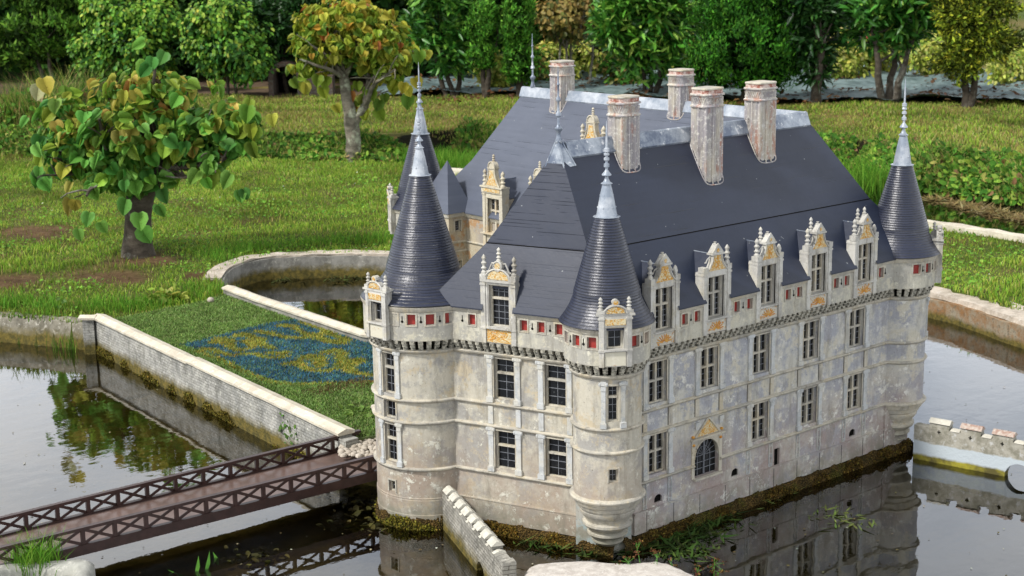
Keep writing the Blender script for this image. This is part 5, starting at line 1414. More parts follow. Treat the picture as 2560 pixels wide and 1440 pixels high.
def crown_pts(ells, n, shell=.55, clump=0, cr=.12, flat=.0):
    """points in a set of ellipsoids (centre, radii), denser to the outside, gathered in clumps"""
    vol = np.array([e[1][0]*e[1][1]*e[1][2] for e in ells])**.75; k = rng.choice(len(ells), n, p=vol/vol.sum())
    C = np.array([e[0] for e in ells]); Rr = np.array([e[1] for e in ells])
    def one(m_, kk):
        d = norm(rng.normal(0, 1, (m_, 3))); r = rng.uniform(shell**3, 1, m_)**(1/3.); r *= .86+.2*np.sin(d[:, 0]*5+kk)*np.cos(d[:, 2]*6+kk*2)
        return C[kk]+(d*r[:, None])*(Rr[kk][:, None, :][:, 0, :]@np.eye(3)), d
    def place(m_, kk):
        d = norm(rng.normal(0, 1, (m_, 3))); r = rng.uniform(shell**3, 1, m_)**(1/3.); r = r*(.88+.22*np.sin(d[:, 0]*5+kk)*np.cos(d[:, 2]*6+kk*2))
        loc = (d*r[:, None])@RB.T if False else d*r[:, None]
        w_ = loc[:, 0:1]*Rr[kk][:, 0:1]*RIGHT+loc[:, 1:2]*Rr[kk][:, 1:2]*DEPTH+loc[:, 2:3]*Rr[kk][:, 2:3]*np.array([0, 0, 1]); return C[kk]+w_, norm(w_)
    if clump:
        kc = rng.choice(len(ells), clump, p=vol/vol.sum()); cc, dc = place(clump, kc); j = rng.integers(0, clump, n)
        P = cc[j]+norm(rng.normal(0, 1, (n, 3)))*(cr*rng.uniform(.1, 1, n)**.6)[:, None]; return P, norm(P-C[kc][j]), j
    P, d = place(n, k); return P, d, k
def crown(par, ells, n, size, tmpl, pal, mat, shell=.5, clump=0, cr=.12, mode='broad', toppal=None, tone=.5, name='crown', extra=None, core=0):
    P, d, j = crown_pts(ells, n, shell, clump, cr); n = len(P)
    if mode == 'broad': nr = d*.7+np.array([-.25, -.2, .55])+rng.normal(0, .45, (n, 3)); tip = np.array([0, 0, -.75])+d*.5+rng.normal(0, .5, (n, 3))
    elif mode == 'hang': nr = d*.75+np.array([-.15, -.15, .45])+rng.normal(0, .48, (n, 3)); tip = np.array([0, 0, -.8])+d*.35+rng.normal(0, .55, (n, 3))
    elif mode == 'whorl': nr = rng.normal(0, .5, (n, 3))+np.array([0, 0, .6]); tip = d*.8+np.array([0, 0, .35])+rng.normal(0, .6, (n, 3))
    elif mode == 'up': nr = d+rng.normal(0, .5, (n, 3)); tip = np.array([0, 0, 1.])+d*.6+rng.normal(0, .45, (n, 3))
    else: nr = rng.normal(0, 1, (n, 3)); tip = d+rng.normal(0, .7, (n, 3))
    c = pick(pal, n)
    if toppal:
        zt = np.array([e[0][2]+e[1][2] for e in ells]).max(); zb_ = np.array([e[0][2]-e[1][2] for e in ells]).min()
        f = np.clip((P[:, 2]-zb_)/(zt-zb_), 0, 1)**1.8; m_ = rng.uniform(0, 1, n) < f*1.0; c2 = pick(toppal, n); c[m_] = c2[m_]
    if clump: c *= (1+tone*(rng.uniform(-.5, .5, clump)[j]))[:, None]
    s = rng.uniform(size[0], size[1], n)
    parts = [scatter(tmpl, P, nr, tip, s, np.clip(c, .003, .8))]
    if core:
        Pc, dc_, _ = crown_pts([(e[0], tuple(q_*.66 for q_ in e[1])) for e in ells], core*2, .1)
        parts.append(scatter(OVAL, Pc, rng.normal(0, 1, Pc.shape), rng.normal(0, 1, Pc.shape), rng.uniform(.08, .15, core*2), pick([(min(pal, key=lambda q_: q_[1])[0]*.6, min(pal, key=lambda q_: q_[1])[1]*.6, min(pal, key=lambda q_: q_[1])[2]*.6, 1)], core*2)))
    if extra: parts += [(v_, f_[:, :tmpl[1].shape[1]] if f_.shape[1] == tmpl[1].shape[1] else f_, c_) for v_, f_, c_ in extra]
    return leaf_obj(name, parts, mat, par), P
SPRIG = (np.array([(0, 0, 0), (.4, .20, .03), (1, 0, 0), (.4, -.20, .03)]), np.array([(0, 1, 2, 3)]))
def rndm(s): return random.Random(s)
def shrub(name, label, cat, ub, vb, z, ells_px, n, size, tmpl, pal, mat, stems, seed, dep=None, group=None, **kw):
    base = G(ub, vb, z); base[2] = float(gz(base[0], base[1])); r = rndm(seed)
    o = empty(name, tuple(base), label, cat, group); D = projpx(base)[0][2]; s = D/FPX
    ells = [(px2w(base, ub, vb, u, v, dd_), (hw*s, (dp or hw*.8)*s, hh*s)) for (u, v, hw, hh, dd_, dp) in [tuple(e)+(0, None)[len(e)-4:] if len(e) < 6 else e for e in ells_px]]
    mb = MB(); bm = kw.pop('bark', 'bark_dark'); sr = kw.pop('stem_r', 3.5)
    cobj, P = crown(o, ells, n, size, tmpl, pal, mat, **kw)
    for k, (du, topu, topv) in enumerate(stems):
        a = base+RIGHT*du*s-np.array([0, 0, .03]); b = px2w(base, ub, vb, topu, topv)
        pts = limb(mb, a, b, sr*s*1.3, sr*s*.6, r)
        for q in range(9):
            p = pts[r.randint(3, len(pts)-1)]; e = P[r.randint(0, len(P)-1)]
            if (Vector(e)-p).length < 170*s: limb(mb, p, e, sr*s*.4, sr*s*.12, r, 4)
    mb.build('trunk', M[bm], o, 50)
    return o
# ---- the two big leaved trees on the lawn
DKG = [(.10, .30, .06, 3), (.16, .38, .07, 4), (.22, .45, .08, 2.6), (.34, .50, .07, 1.4), (.48, .48, .08, .4)]
TOP1 = [(.30, .40, .05, 3), (.46, .46, .08, 2.4), (.18, .34, .05, 4), (.56, .44, .10, .9), (.42, .19, .05, .25), (.22, .09, .03, .1)]
b1 = G(347, 640, LZ); r = rndm(11)
t1 = empty('leafy_tree', tuple(b1), "small pollarded tree with big heart shaped green leaves on the left lawn", "tree")
mb = MB(); q1 = lambda u, v, d=0: px2w(b1, 347, 640, u, v, d); s1 = projpx(b1)[0][2]/FPX
mb.tube([q1(347, 655), q1(345, 636), q1(346, 612), q1(349, 580), q1(352, 545), q1(356, 512), q1(362, 490)], [.155, .130, .112, .100, .097, .105, .10], 14)
l1 = limb(mb, q1(362, 505), q1(300, 430, .05), .075, .048, r); l2 = limb(mb, q1(365, 500), q1(418, 432, -.05), .078, .05, r); l3 = limb(mb, q1(360, 500), q1(350, 400, .2), .06, .03, r)
tips = []
for src, tg in ((l1, [(200, 395, -.1), (240, 330, .1), (140, 330, 0), (290, 300, -.2), (180, 430, -.2), (110, 380, .1), (260, 470, -.35)]), (l2, [(470, 380, 0), (540, 330, -.1), (500, 280, .15), (420, 290, -.15), (600, 330, .1), (590, 400, -.15), (420, 180, 0), (500, 440, -.2)]), (l3, [(340, 280, .2), (390, 240, .1), (280, 230, .1), (440, 230, .2)])):
    for (u, v, d) in tg:
        p = limb(mb, src[-1], q1(u, v, d), .028, .010, r); tips.append(p[-1])
        for _ in range(4):
            e = p[r.randint(3, 6)]+Vector((r.uniform(-.2, .2), r.uniform(-.2, .2), r.uniform(-.1, .18))); limb(mb, p[r.randint(3, 6)], e, .009, .004, r, 4); tips.append(e)
mb.build('trunk', M['bark'], t1, 60)
E1 = [(q1(330, 320), (245*s1, .46, 105*s1)), (q1(190, 350), (125*s1, .34, 95*s1)), (q1(500, 330), (150*s1, .36, 100*s1)), (q1(375, 215), (185*s1, .30, 48*s1)), (q1(300, 410), (150*s1, .36, 70*s1)), (q1(560, 300), (90*s1, .25, 62*s1)), (q1(160, 270), (75*s1, .2, 55*s1))]
hang = []
def cluster(q, cx, cy, n, sp, pal, size, d=0):
    c = q(cx, cy, d); P = c+rng.normal(0, sp, (n, 3)); dd_ = norm(P-c+np.array([-.3, -.3, .1]))
    return scatter(HEART, P, dd_+np.array([-.3, -.3, .2])+rng.normal(0, .3, (n, 3)), np.array([0, 0, -1.])+rng.normal(0, .35, (n, 3)), rng.uniform(*size, n), pick(pal, n))
for cx, cy, k_, pal_ in ((415, 150, 6, DKG), (135, 225, 3, [(.50, .40, .26, 2), (.50, .42, .08, 1)]), (350, 465, 4, DKG), (250, 505, 3, DKG), (235, 465, 3, [(.50, .42, .08, 1)]), (375, 540, 2, DKG), (160, 420, 5, DKG), (545, 430, 6, DKG), (640, 320, 4, [(.22, .30, .035, 1)]), (655, 280, 3, TOP1), (610, 450, 3, DKG), (140, 345, 4, DKG), (445, 460, 3, DKG)):
    hang.append(cluster(q1, cx, cy, k_, .07, pal_, (.09, .14), -.2))
E1 = [(c_+RIGHT*.09-np.array([0, 0, .05]), tuple(q_*.90 for q_ in r_)) for c_, r_ in E1]
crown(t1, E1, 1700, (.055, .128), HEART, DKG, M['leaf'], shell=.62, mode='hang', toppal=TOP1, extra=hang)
b2 = G(882, 402, LZ); r = rndm(12)
t2 = empty('leafy_tree', tuple(b2), "small tree with yellowing leaves and lichen covered forked trunk by the bank", "tree")
mb = MB(); q2 = lambda u, v, d=0: px2w(b2, 882, 402, u, v, d); s2 = projpx(b2)[0][2]/FPX
mb.tube([q2(882, 412), q2(882, 395), q2(886, 350), q2(882, 310), q2(880, 288), q2(873, 250), q2(868, 200)], [.105, .085, .078, .082, .070, .062, .052], 12)
limb(mb, q2(889, 312), q2(918, 268), .05, .042, r, 4, .02)
A_ = q2(868, 200); B_ = q2(918, 268)
for src, tg in ((A_, [(800, 120), (780, 60), (830, 40), (860, 70), (880, 110), (905, 60), (770, 150), (835, 160)]), (B_, [(940, 200), (985, 150), (960, 90), (1010, 110), (1000, 180), (930, 130), (950, 245)])):
    for (u, v) in tg:
        p = limb(mb, src, q2(u, v, r.uniform(-.3, .3)), .034, .010, r, 6, .14)
        for _ in range(4): limb(mb, p[r.randint(2, 6)], p[r.randint(3, 6)]+Vector((r.uniform(-.25, .25), r.uniform(-.25, .25), r.uniform(-.1, .2))), .010, .004, r, 4)
mb.build('trunk', M['bark_lichen'], t2, 60)
PAL2 = [(.26, .37, .045, 4), (.38, .42, .05, 4), (.16, .29, .04, 2.5), (.52, .46, .06, 1.6), (.55, .32, .05, .35), (.40, .13, .04, .12)]
TOP2 = [(.55, .50, .07, 3), (.56, .36, .05, .8), (.38, .46, .05, 5), (.46, .16, .04, .3)]
E2 = [(q2(890, 110), (130*s2, .5, 72*s2)), (q2(800, 120), (70*s2, .3, 80*s2)), (q2(975, 140), (80*s2, .35, 75*s2)), (q2(880, 50), (120*s2, .35, 40*s2)), (q2(800, 60), (60*s2, .2, 40*s2))]
hang = [cluster(q2, cx, cy, 5, .09, PAL2, (.09, .16)) for cx, cy in ((750, 180), (770, 195), (900, 250), (930, 260), (1025, 215), (960, 215), (880, 205), (1040, 150), (830, 230), (1005, 210))]
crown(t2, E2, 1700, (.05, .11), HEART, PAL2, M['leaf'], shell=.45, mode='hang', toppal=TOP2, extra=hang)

# ---- row of shrubs behind the terrace
LAUR = [(.035, .14, .02, 4), (.07, .24, .035, 3), (.14, .34, .05, 2), (.22, .38, .06, .7)]
LAURL = [(.04, .15, .02, 3), (.10, .29, .035, 3), (.20, .42, .055, 2), (.30, .46, .08, .8)]
LAURD = [(.015, .055, .012, 4), (.03, .09, .018, 3), (.05, .13, .025, 1.5)]
BEECH = [(.04, .14, .02, 4), (.09, .25, .03, 4), (.18, .35, .04, 3), (.34, .44, .06, .8)]
BEECHT = [(.28, .46, .05, 3), (.42, .50, .07, .8), (.16, .36, .04, 4)]
THU = [(.06, .20, .022, 4), (.10, .28, .03, 3), (.16, .36, .04, 2), (.04, .11, .018, 2)]
YEW = [(.028, .12, .012, 4), (.05, .18, .015, 4), (.085, .24, .022, 2), (.014, .055, .008, 2)]
GOLD = [(.26, .32, .03, 3), (.42, .44, .04, 1.5), (.12, .17, .02, 3), (.05, .07, .012, 3)]
YSH = [(.36, .42, .06, 3), (.50, .52, .10, 3), (.24, .33, .05, 2), (.58, .55, .18, 1)]
BRN = [(.30, .23, .06, 3), (.38, .27, .08, 3), (.15, .16, .04, 3), (.07, .09, .02, 3)]
FIR = [(.07, .18, .02, 3), (.11, .24, .03, 3), (.16, .30, .04, 2), (.03, .07, .012, 3)]
UB = UZ
shrub('conifer_shrub', "dark green spreading conifer at the top left corner behind the bank", "shrub", 140, 225, UB, [(150, 60, 110, 90), (60, 110, 90, 70), (210, 110, 60, 60), (120, -20, 120, 70)], 14000, (.05, .12), SPRIG, FIR, M['leaf_fine'], [(0, 150, 60), (-20, 90, 90)], 21, clump=160, cr=.15, mode='up', stem_r=5, bark='bark', core=250, tone=.8)
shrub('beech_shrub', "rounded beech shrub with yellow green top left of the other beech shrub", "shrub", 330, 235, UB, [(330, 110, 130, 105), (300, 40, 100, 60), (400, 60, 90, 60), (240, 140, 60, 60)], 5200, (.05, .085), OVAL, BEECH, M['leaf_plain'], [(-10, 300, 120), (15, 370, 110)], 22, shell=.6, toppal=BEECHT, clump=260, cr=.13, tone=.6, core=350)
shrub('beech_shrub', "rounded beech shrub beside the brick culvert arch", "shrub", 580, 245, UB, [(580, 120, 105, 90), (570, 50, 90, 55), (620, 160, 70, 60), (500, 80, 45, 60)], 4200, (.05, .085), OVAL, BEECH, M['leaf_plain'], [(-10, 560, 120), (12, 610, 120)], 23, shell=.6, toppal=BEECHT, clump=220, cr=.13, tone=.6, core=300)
shrub('laurel_shrub', "dark glossy laurel behind the brick culvert arch", "shrub", 690, 215, UB+.1, [(690, 60, 90, 95), (750, 30, 95, 70), (640, 20, 60, 60), (790, 120, 60, 60)], 3600, (.10, .18), LANCE, LAURD, M['leaf_gloss'], [(0, 690, 90), (30, 740, 80), (60, 790, 100)], 24, clump=170, cr=.14, mode='whorl', stem_r=5)
shrub('laurel_shrub', "bright green glossy laurel right of the yellowing tree", "shrub", 1130, 240, UB, [(1100, 50, 90, 75), (1120, 120, 76, 62), (1060, 95, 45, 55), (1100, -10, 90, 50)], 3300, (.11, .19), LANCE, LAUR, M['leaf_gloss'], [(-8, 1095, 120), (4, 1130, 110), (12, 1160, 120)], 25, shell=.55, clump=120, cr=.13, mode='whorl', stem_r=6, toppal=LAURL)
shrub('thuja_shrub', "narrow clipped thuja column, the darker one with a bare lower trunk", "shrub", 1210, 245, UB, [(1210, 80, 40, 75), (1205, 140, 36, 45), (1212, 40, 34, 30)], 7000, (.035, .075), SPRIG, THU, M['leaf_fine'], [(0, 1210, 120), (6, 1222, 140)], 26, clump=200, cr=.07, mode='up', stem_r=7, shell=.7, core=150)
shrub('thuja_shrub', "taller thuja column leafy to the ground, left of the far chimney", "shrub", 1300, 245, UB, [(1298, 70, 46, 85), (1300, 160, 44, 70), (1300, 20, 40, 40)], 8500, (.035, .075), SPRIG, THU, M['leaf_fine'], [(0, 1300, 120)], 27, clump=240, cr=.07, mode='up', stem_r=8, shell=.7, core=200)
shrub('redbud_shrub', "small tree with brownish yellow round leaves over thin grey stems", "shrub", 1440, 215, UB+.05, [(1400, 35, 90, 45), (1460, 10, 80, 45), (1420, 70, 60, 28)], 1900, (.06, .10), OVAL, BRN, M['leaf_plain'], [(-30, 1395, 60), (0, 1440, 50), (20, 1470, 60), (-12, 1420, 60)], 28, clump=130, cr=.10, stem_r=3.4, toppal=[(.34, .24, .07, 3), (.28, .22, .06, 2)], bark='bark_lichen')
shrub('laurel_shrub', "big bright green glossy laurel behind the chimneys", "shrub", 1625, 245, UB, [(1560, 60, 85, 75), (1660, 60, 85, 80), (1600, 130, 75, 70), (1680, 150, 45, 60), (1610, 0, 105, 50)], 4300, (.12, .21), LANCE, LAURL, M['leaf_gloss'], [(-10, 1590, 130), (0, 1625, 110), (10, 1670, 90), (5, 1650, 140)], 29, shell=.5, clump=170, cr=.15, mode='whorl', stem_r=5)
shrub('yew_shrub', "huge dense dark green rounded conifer behind the rear chimneys", "shrub", 1860, 262, UB, [(1865, 120, 145, 125), (1850, 30, 130, 80), (1790, 170, 75, 75), (1930, 170, 75, 75), (1870, -40, 120, 60)], 30000, (.035, .075), SPRIG, YEW, M['leaf_fine'], [(0, 1860, 150)], 30, clump=620, cr=.12, mode='up', stem_r=10, shell=.8, tone=.9, core=900)
shrub('laurel_shrub', "dark leggy laurel just right of the huge rounded conifer", "shrub", 2040, 262, UB, [(2040, 35, 62, 62), (2035, 110, 56, 55), (2030, 170, 40, 45), (2000, 20, 60, 50)], 2600, (.11, .19), LANCE, LAURD, M['leaf_gloss'], [(0, 2050, 60), (-6, 2035, 120)], 31, clump=120, cr=.11, mode='whorl', stem_r=11, bark='bark')
shrub('laurel_shrub', "glossy rhododendron on three bare stems left of the golden conifer", "shrub", 2215, 258, UB, [(2200, 20, 115, 65), (2275, 70, 75, 60), (2170, 80, 60, 45), (2230, -20, 110, 50)], 3300, (.13, .21), LANCE, LAUR, M['leaf_gloss'], [(-8, 2175, 60), (2, 2235, 70), (22, 2275, 90)], 32, clump=120, cr=.13, mode='whorl', stem_r=9, bark='bark')
shrub('golden_conifer', "golden green conifer at the top right corner", "shrub", 2415, 270, UB, [(2400, 60, 80, 75), (2460, 110, 75, 45), (2400, 150, 60, 55), (2380, -10, 70, 50), (2480, 30, 70, 30)], 15000, (.04, .09), SPRIG, GOLD, M['leaf_fine'], [(0, 2400, 100), (8, 2425, 130)], 33, clump=200, cr=.13, mode='out', stem_r=9, bark='bark_dark', tone=1.1, core=150)
# low yellow green shrubs further back
ys = [(1390, 178, 60, 60), (1500, 170, 80, 70), (1545, 190, 50, 50), (1700, 178, 60, 60), (1320, 190, 50, 60), (1460, 150, 60, 50), (2100, 178, 70, 75), (2170, 170, 70, 80), (2320, 178, 80, 70), (2520, 190, 90, 60), (2570, 170, 70, 50), (1230, 195, 40, 50), (960, 165, 60, 50)]
ylab = ["pale shrub behind the left edge of the far chimney", "yellow green shrub between the laurel and the small brownish tree", "low leafy shrub at the foot of the bright laurel", "yellow green shrub between bright laurel and the dark rounded conifer",
        "low reddish green shrub beside the taller thuja column", "yellow leaved shrub under the small brownish tree", "yellow green shrub with pink roses right of the dark leggy laurel", "yellow shrub seen between the bare stems of the rhododendron", "yellow green shrub between rhododendron and golden conifer",
        "low yellow green shrub right of the golden conifer near the path", "yellow green shrub at the right edge by the gravel path", "low shrub at the foot of the two thuja columns", "small yellow green shrub behind the yellowing tree"]
for i, ((u, vb, hw, hh), lb) in enumerate(zip(ys, ylab)):
    ro_ = None
    o = shrub('garden_shrub', lb, "shrub", u, vb+8, UB+.12, [(u, vb-hh*.8, hw, hh), (u+hw*.4, vb-hh*.3, hw*.7, hh*.6)], 1500, (.045, .085), OVAL, YSH if i not in (4, 2) else BRN+THU, M['leaf_plain'], [(-6, u-15, vb-hh), (5, u+15, vb-hh)], 50+i, clump=130, cr=.11, shell=.4, mode='broad', stem_r=2.2, group='low shrubs behind the hedge row')
    if i == 6:
        b_ = np.array(o.location); PP = [px2w(b_, u, vb+8, a, c, -1.0)+rng.normal(0, .035, 3) for a, c in [(2112, 45)]*9+[(2125, 62)]*5+[(2130, 78)]*4+[(2085, 78)]*3]
        PP = np.array(PP); leaf_obj('rose_blooms', [scatter(OVAL, PP, rng.normal(0, 1, PP.shape), rng.normal(0, 1, PP.shape), rng.uniform(.05, .09, len(PP)), pick([(.75, .06, .12, 2), (.85, .2, .25, 1)], len(PP)))], M['leaf'], o)
b_ = G(1330, 200, UB+.1); PP = np.array([px2w(b_, 1330, 200, 1332, 12)+rng.normal(0, .03, 3) for _ in range(9)]+[px2w(b_, 1330, 200, 1243, 12)+rng.normal(0, .03, 3) for _ in range(5)])
# tall dark wood behind everything
def woodland():
    parts = []; V0 = []; rows = []
    line = [GR(u, 100, d)[:2] for u, d in ((-150, 25.5), (300, 25), (900, 23.0), (1300, 23.5), (1700, 24), (2050, 24.5))]
    q = along([tuple(p) for p in line], 44000, 0, 1.6); P = np.stack([q[:, 0], q[:, 1], np.zeros(len(q))], 1)
    top = 2.75+.45*(vnoise(q[:, 0], q[:, 1], .7, 71)-.4)+.3*vnoise(q[:, 0], q[:, 1], 2.2, 72); P[:, 2] = .5+(top-.5)*rng.uniform(0, 1, len(P))**.8
    pal = [(.012, .045, .006, 4), (.025, .08, .012, 3), (.05, .14, .02, 1.2), (.10, .18, .03, .3)]
    tone = .5+1.0*vnoise(q[:, 0]+P[:, 2], q[:, 1], 1.3, 73)
    return scatter(OVAL, P, rng.normal(0, .8, P.shape)+np.array([-.5, -.5, .4]), rng.normal(0, 1, P.shape), rng.uniform(.09, .20, len(P)), pick(pal, len(P))*tone[:, None])
tag(leaf_obj('woodland', [woodland()], M['leaf_fine']), "dark dense greenery beyond the shrub row", "woodland", kind='stuff')
q_ = [GR(u, 100, d)[:2] for u, d in ((-250, 27), (0, 26.8), (900, 26.5), (1300, 25.5), (2100, 26.5))]
mb = MB(); wallpath(mb, [tuple(p) for p in q_], [(0, 0), (-.2, 2.4), (.8, 2.6), (.8, 0)], .25, .10, 9)
ch = mb.build('clipped_hedge', simple('dark dense hedge leaves', (.008, .022, .005), (.02, .05, .01), 9, .9, 0., 1.0), origin=(*q_[1], 0), smooth=60)
tag(ch, "solid dark hedge closing off the garden behind the woodland", "hedge", kind='thing')
# far dark trees on the right beyond the path
shrub('distant_tree', "dark tree crown beyond the right end of the shrub row", "tree", 2240, 120, UB+.3, [(2200, 20, 170, 80), (2060, 30, 120, 80)], 5200, (.09, .17), OVAL, LAURD, M['leaf_fine'], [(0, 2230, 40)], 80, clump=300, cr=.2, stem_r=9)
# weed sheet, path, litter
def sheet(name, px, z, mat, label, cat, amp=.05, res=.12, kind=None, seed=3, fq=1.4):
    pl = [tuple(G(u, v, z)[:2]) for u, v in px]; xs = [p[0] for p in pl]; ys_ = [p[1] for p in pl]
    gx_ = np.arange(min(xs), max(xs), res); gy_ = np.arange(min(ys_), max(ys_), res); XX, YY = np.meshgrid(gx_, gy_)
    ZZ = gz(XX, YY)-.012+amp*(vnoise(XX, YY, fq, seed)*.7+.35*vnoise(XX+YY*.4, YY, fq*3, seed+1)); keep = inpoly(XX, YY, pl)
    idx = np.arange(XX.size).reshape(XX.shape); Fq = np.stack([idx[:-1, :-1], idx[:-1, 1:], idx[1:, 1:], idx[1:, :-1]], -1).reshape(-1, 4)
    kf = keep.ravel()[Fq].all(1); me_ = np_mesh(name, np.stack([XX, YY, ZZ], -1).reshape(-1, 3), Fq[kf])
    o = link(name, me_, mat, smooth=60); return tag(o, label, cat, kind=kind)
sheet('weed_sheet', [(930, 238), (1300, 238), (1950, 262), (2120, 258), (2300, 258), (2560, 266), (2900, 275), (2900, 196), (2560, 196), (2400, 192), (2250, 178), (2100, 172), (1950, 196), (1500, 188), (1100, 180), (930, 185)], UB+.02, M['fabric'],
      "wrinkled grey green weed sheet spread under the shrub row", "ground sheet", .17, .06, 'thing', fq=2.0)
lt = sheet('leaf_litter', [(-200, 232), (640, 245), (930, 238), (1000, 225), (900, 160), (-200, 150)], UB+.02, M['litter'], "brown soil and dead leaves under the shrubs at the left", "leaf litter", .03, .15, 'stuff')
sheet('path', [(2470, 175), (2900, 190), (2900, -20), (2440, -20)], UB+.25, M['path'], None, None, .01, .3, 'structure')
# dead leaves scattered over the sheet
u_ = rng.uniform(930, 2700, 2600); v_ = 180+rng.uniform(0, 82, 2600); P = np.array([G(a, b, UB+.06) for a, b in zip(u_, v_)])
k = vnoise(P[:, 0], P[:, 1], 1.8, 90) > .50; P = P[k]; P[:, 2] = gz(P[:, 0], P[:, 1])-.004+.17*(vnoise(P[:, 0], P[:, 1], 2.0, 3)*.7+.35*vnoise(P[:, 0]+P[:, 1]*.4, P[:, 1], 6.0, 4))+.008
tag(leaf_obj('dead_leaves', [scatter(OVAL, P, rng.normal(0, .3, P.shape)+np.array([0, 0, 1]), rng.normal(0, 1, P.shape), rng.uniform(.04, .09, len(P)), pick([(.13, .06, .03, 3), (.20, .10, .04, 2), (.08, .04, .02, 2)], len(P)))], M['leaf']), "dead brown leaves lying on the weed sheet", "dead leaves", kind='stuff')
# brick culvert
cc = G(715, 238, UB); cv = empty('brick_culvert', tuple(cc), "dark brick culvert arch under the laurel on the terrace", "culvert"); sC = projpx(cc)[0][2]/FPX
Fk = lambda s, o, z: tuple(np.array(cc)+RIGHT*s-DEPTH*o+np.array([0, 0, z]))
ro, ri = 42*sC, 30*sC; zc_ = 42*sC
arc = lambda R_: [(R_*math.cos(a), zc_+R_*1.0*math.sin(a)) for a in np.linspace(0, PI, 15)]
MB().plate(Fk, [(ro, -.05)]+arc(ro)+[(-ro, -.05), (-ri, -.05)]+arc(ri)[::-1]+[(ri, -.05)], -.5, .03).build('arch', M['brickarch'], cv)
MB().plate(Fk, [(ri-.002, -.05)]+arc(ri-.002)+[(-ri+.002, -.05)], -.52, -.46).build('hollow', M['dark'], cv)
MB().fbox(Fk, ro+.002, ro+.42, -.3, .0, -.05, .26).build('side_wall', M['brickarch'], cv)
# ================================================================== WATER PLANTS, MOSS
def moss(name, label, F, s0, s1, z0, z1, n, o=.004, pal=None, sz=(.006, .014)):
    s = rng.uniform(s0, s1, n); z = rng.uniform(z0, z1, n); k = vnoise(s*1.0, z*0+1, 9, 17) > .25+.6*np.clip((z-z0)/(z1-z0), 0, 1)*.8; s, z = s[k], z[k]
    P = np.array([F(a, o+rng.uniform(-.002, .008), b) for a, b in zip(s, z)]); nn = norm(np.array(F(0, 1, 0))-np.array(F(0, 0, 0)))
    pal = pal or [(.16, .12, .025, 3), (.10, .085, .015, 3), (.24, .20, .04, 1.5), (.05, .045, .012, 2)]
    return tag(leaf_obj(name, [scatter(OVAL, P, nn+rng.normal(0, .5, P.shape), rng.normal(0, 1, P.shape), rng.uniform(*sz, len(P)), pick(pal, len(P)))], M['moss']), label, "moss", kind='stuff')
Fw1 = lambda s, o, z: (W1a[0]+d1.x*s-d1.y*o*1.0, W1a[1]+d1.y*s+d1.x*o, z)
chk = Fw1(0, .1, 0)
if chk[0] > W1a[0]: Fw1 = lambda s, o, z: (W1a[0]+d1.x*s+d1.y*o, W1a[1]+d1.y*s-d1.x*o, z)
moss('wall_moss', "brown yellow moss along the foot of the causeway wall", Fw1, 0, 2.95, -.01, .050, 12000)
moss('footing_moss', "mossy growth on the castle footing facing right", Flong, -.05, 1.78, -.01, .055, 7000, .012, [(.13, .085, .022, 3), (.09, .055, .015, 3), (.20, .14, .03, 1), (.04, .03, .01, 2)], (.005, .012))
moss('footing_moss', "mossy growth on the short side footing of the castle", Fshort, -.02, .62, -.01, .055, 3200, .012, [(.20, .12, .025, 3), (.12, .085, .02, 3), (.26, .17, .03, 1.5)], (.005, .012))
moss('footing_moss', "yellow green moss round the foot of the left tower", cyl(LT, .228), 2.0*.228, 4.6*.228, -.01, .055, 3800, .004, [(.20, .17, .025, 3), (.12, .11, .02, 3), (.30, .25, .04, 1.2), (.05, .045, .012, 2)], (.006, .014))
Fcw = lambda s, o, z: (-.452-.372*s-.928*o, .672-.928*s+.372*o, z)
moss('wall_moss', "orange brown moss at the foot of the short crenellated wall", Fcw, 0, .78, -.01, .045, 2600, .002, [(.24, .15, .03, 3), (.16, .12, .02, 3), (.32, .22, .04, 1.2)], (.006, .013))
# submerged and floating weed
def weed(name, px, n, z, label, size=(.03, .09), pal=None, tm=NEEDLE):
    c = [G(u, v, z)[:2] for u, v in px]; cen = np.array(c)[rng.integers(0, len(c), n)]; P = np.concatenate([cen+rng.normal(0, .055, (n, 2)), np.full((n, 1), z)], 1)+np.stack([np.zeros(n), np.zeros(n), rng.uniform(0, .004, n)], 1)
    tip = rng.normal(0, 1, (n, 3))+np.array([.6, .25, 0]); tip[:, 2] *= .12
    return tag(leaf_obj(name, [scatter(tm, P, np.array([0, 0, 1.])+rng.normal(0, .25, (n, 3)), tip, rng.uniform(*size, n), pick(pal or [(.05, .10, .02, 3), (.09, .13, .03, 2), (.03, .05, .012, 3)], n))], M['leaf_fine']), label, "water weed", kind='stuff')
weed('pond_weed', [(1480, 1370), (1560, 1360), (1640, 1340), (1700, 1320), (1700, 1350), (1760, 1330), (1750, 1300), (1800, 1290), (1650, 1370), (1400, 1360), (1350, 1350), (1720, 1380)], 1500, .003, "thin green water weed floating beside the corner turret")
weed('pond_weed', [(1960, 1215), (2050, 1180), (2080, 1290), (2110, 1300), (1900, 1240)], 170, .003, "few stray strands of water weed along the long facade", (.03, .08), [(.14, .18, .05, 1)])
weed('pond_weed', [(900, 1250), (880, 1280), (930, 1330), (900, 1310), (640, 1400), (860, 1230)], 900, -.01, "brown green weed under the end of the footbridge", (.02, .05), [(.08, .07, .02, 3), (.04, .035, .012, 3)], OVAL)
weed('pond_weed', [(700, 700), (760, 690), (820, 686), (900, 690), (860, 700)], 500, .004, "floating weed in the shaded inner pond", (.04, .1), [(.08, .10, .03, 2), (.04, .04, .015, 3)])
weed('floating_debris', [(2420, 520), (2460, 528), (2500, 538), (2540, 545), (2580, 552), (2400, 512), (2340, 500), (2480, 530), (2450, 520)], 2600, .006, "straw coloured plant debris floating on the channel", (.05, .14), [(.25, .19, .08, 3), (.17, .12, .05, 2), (.30, .25, .13, 1)])
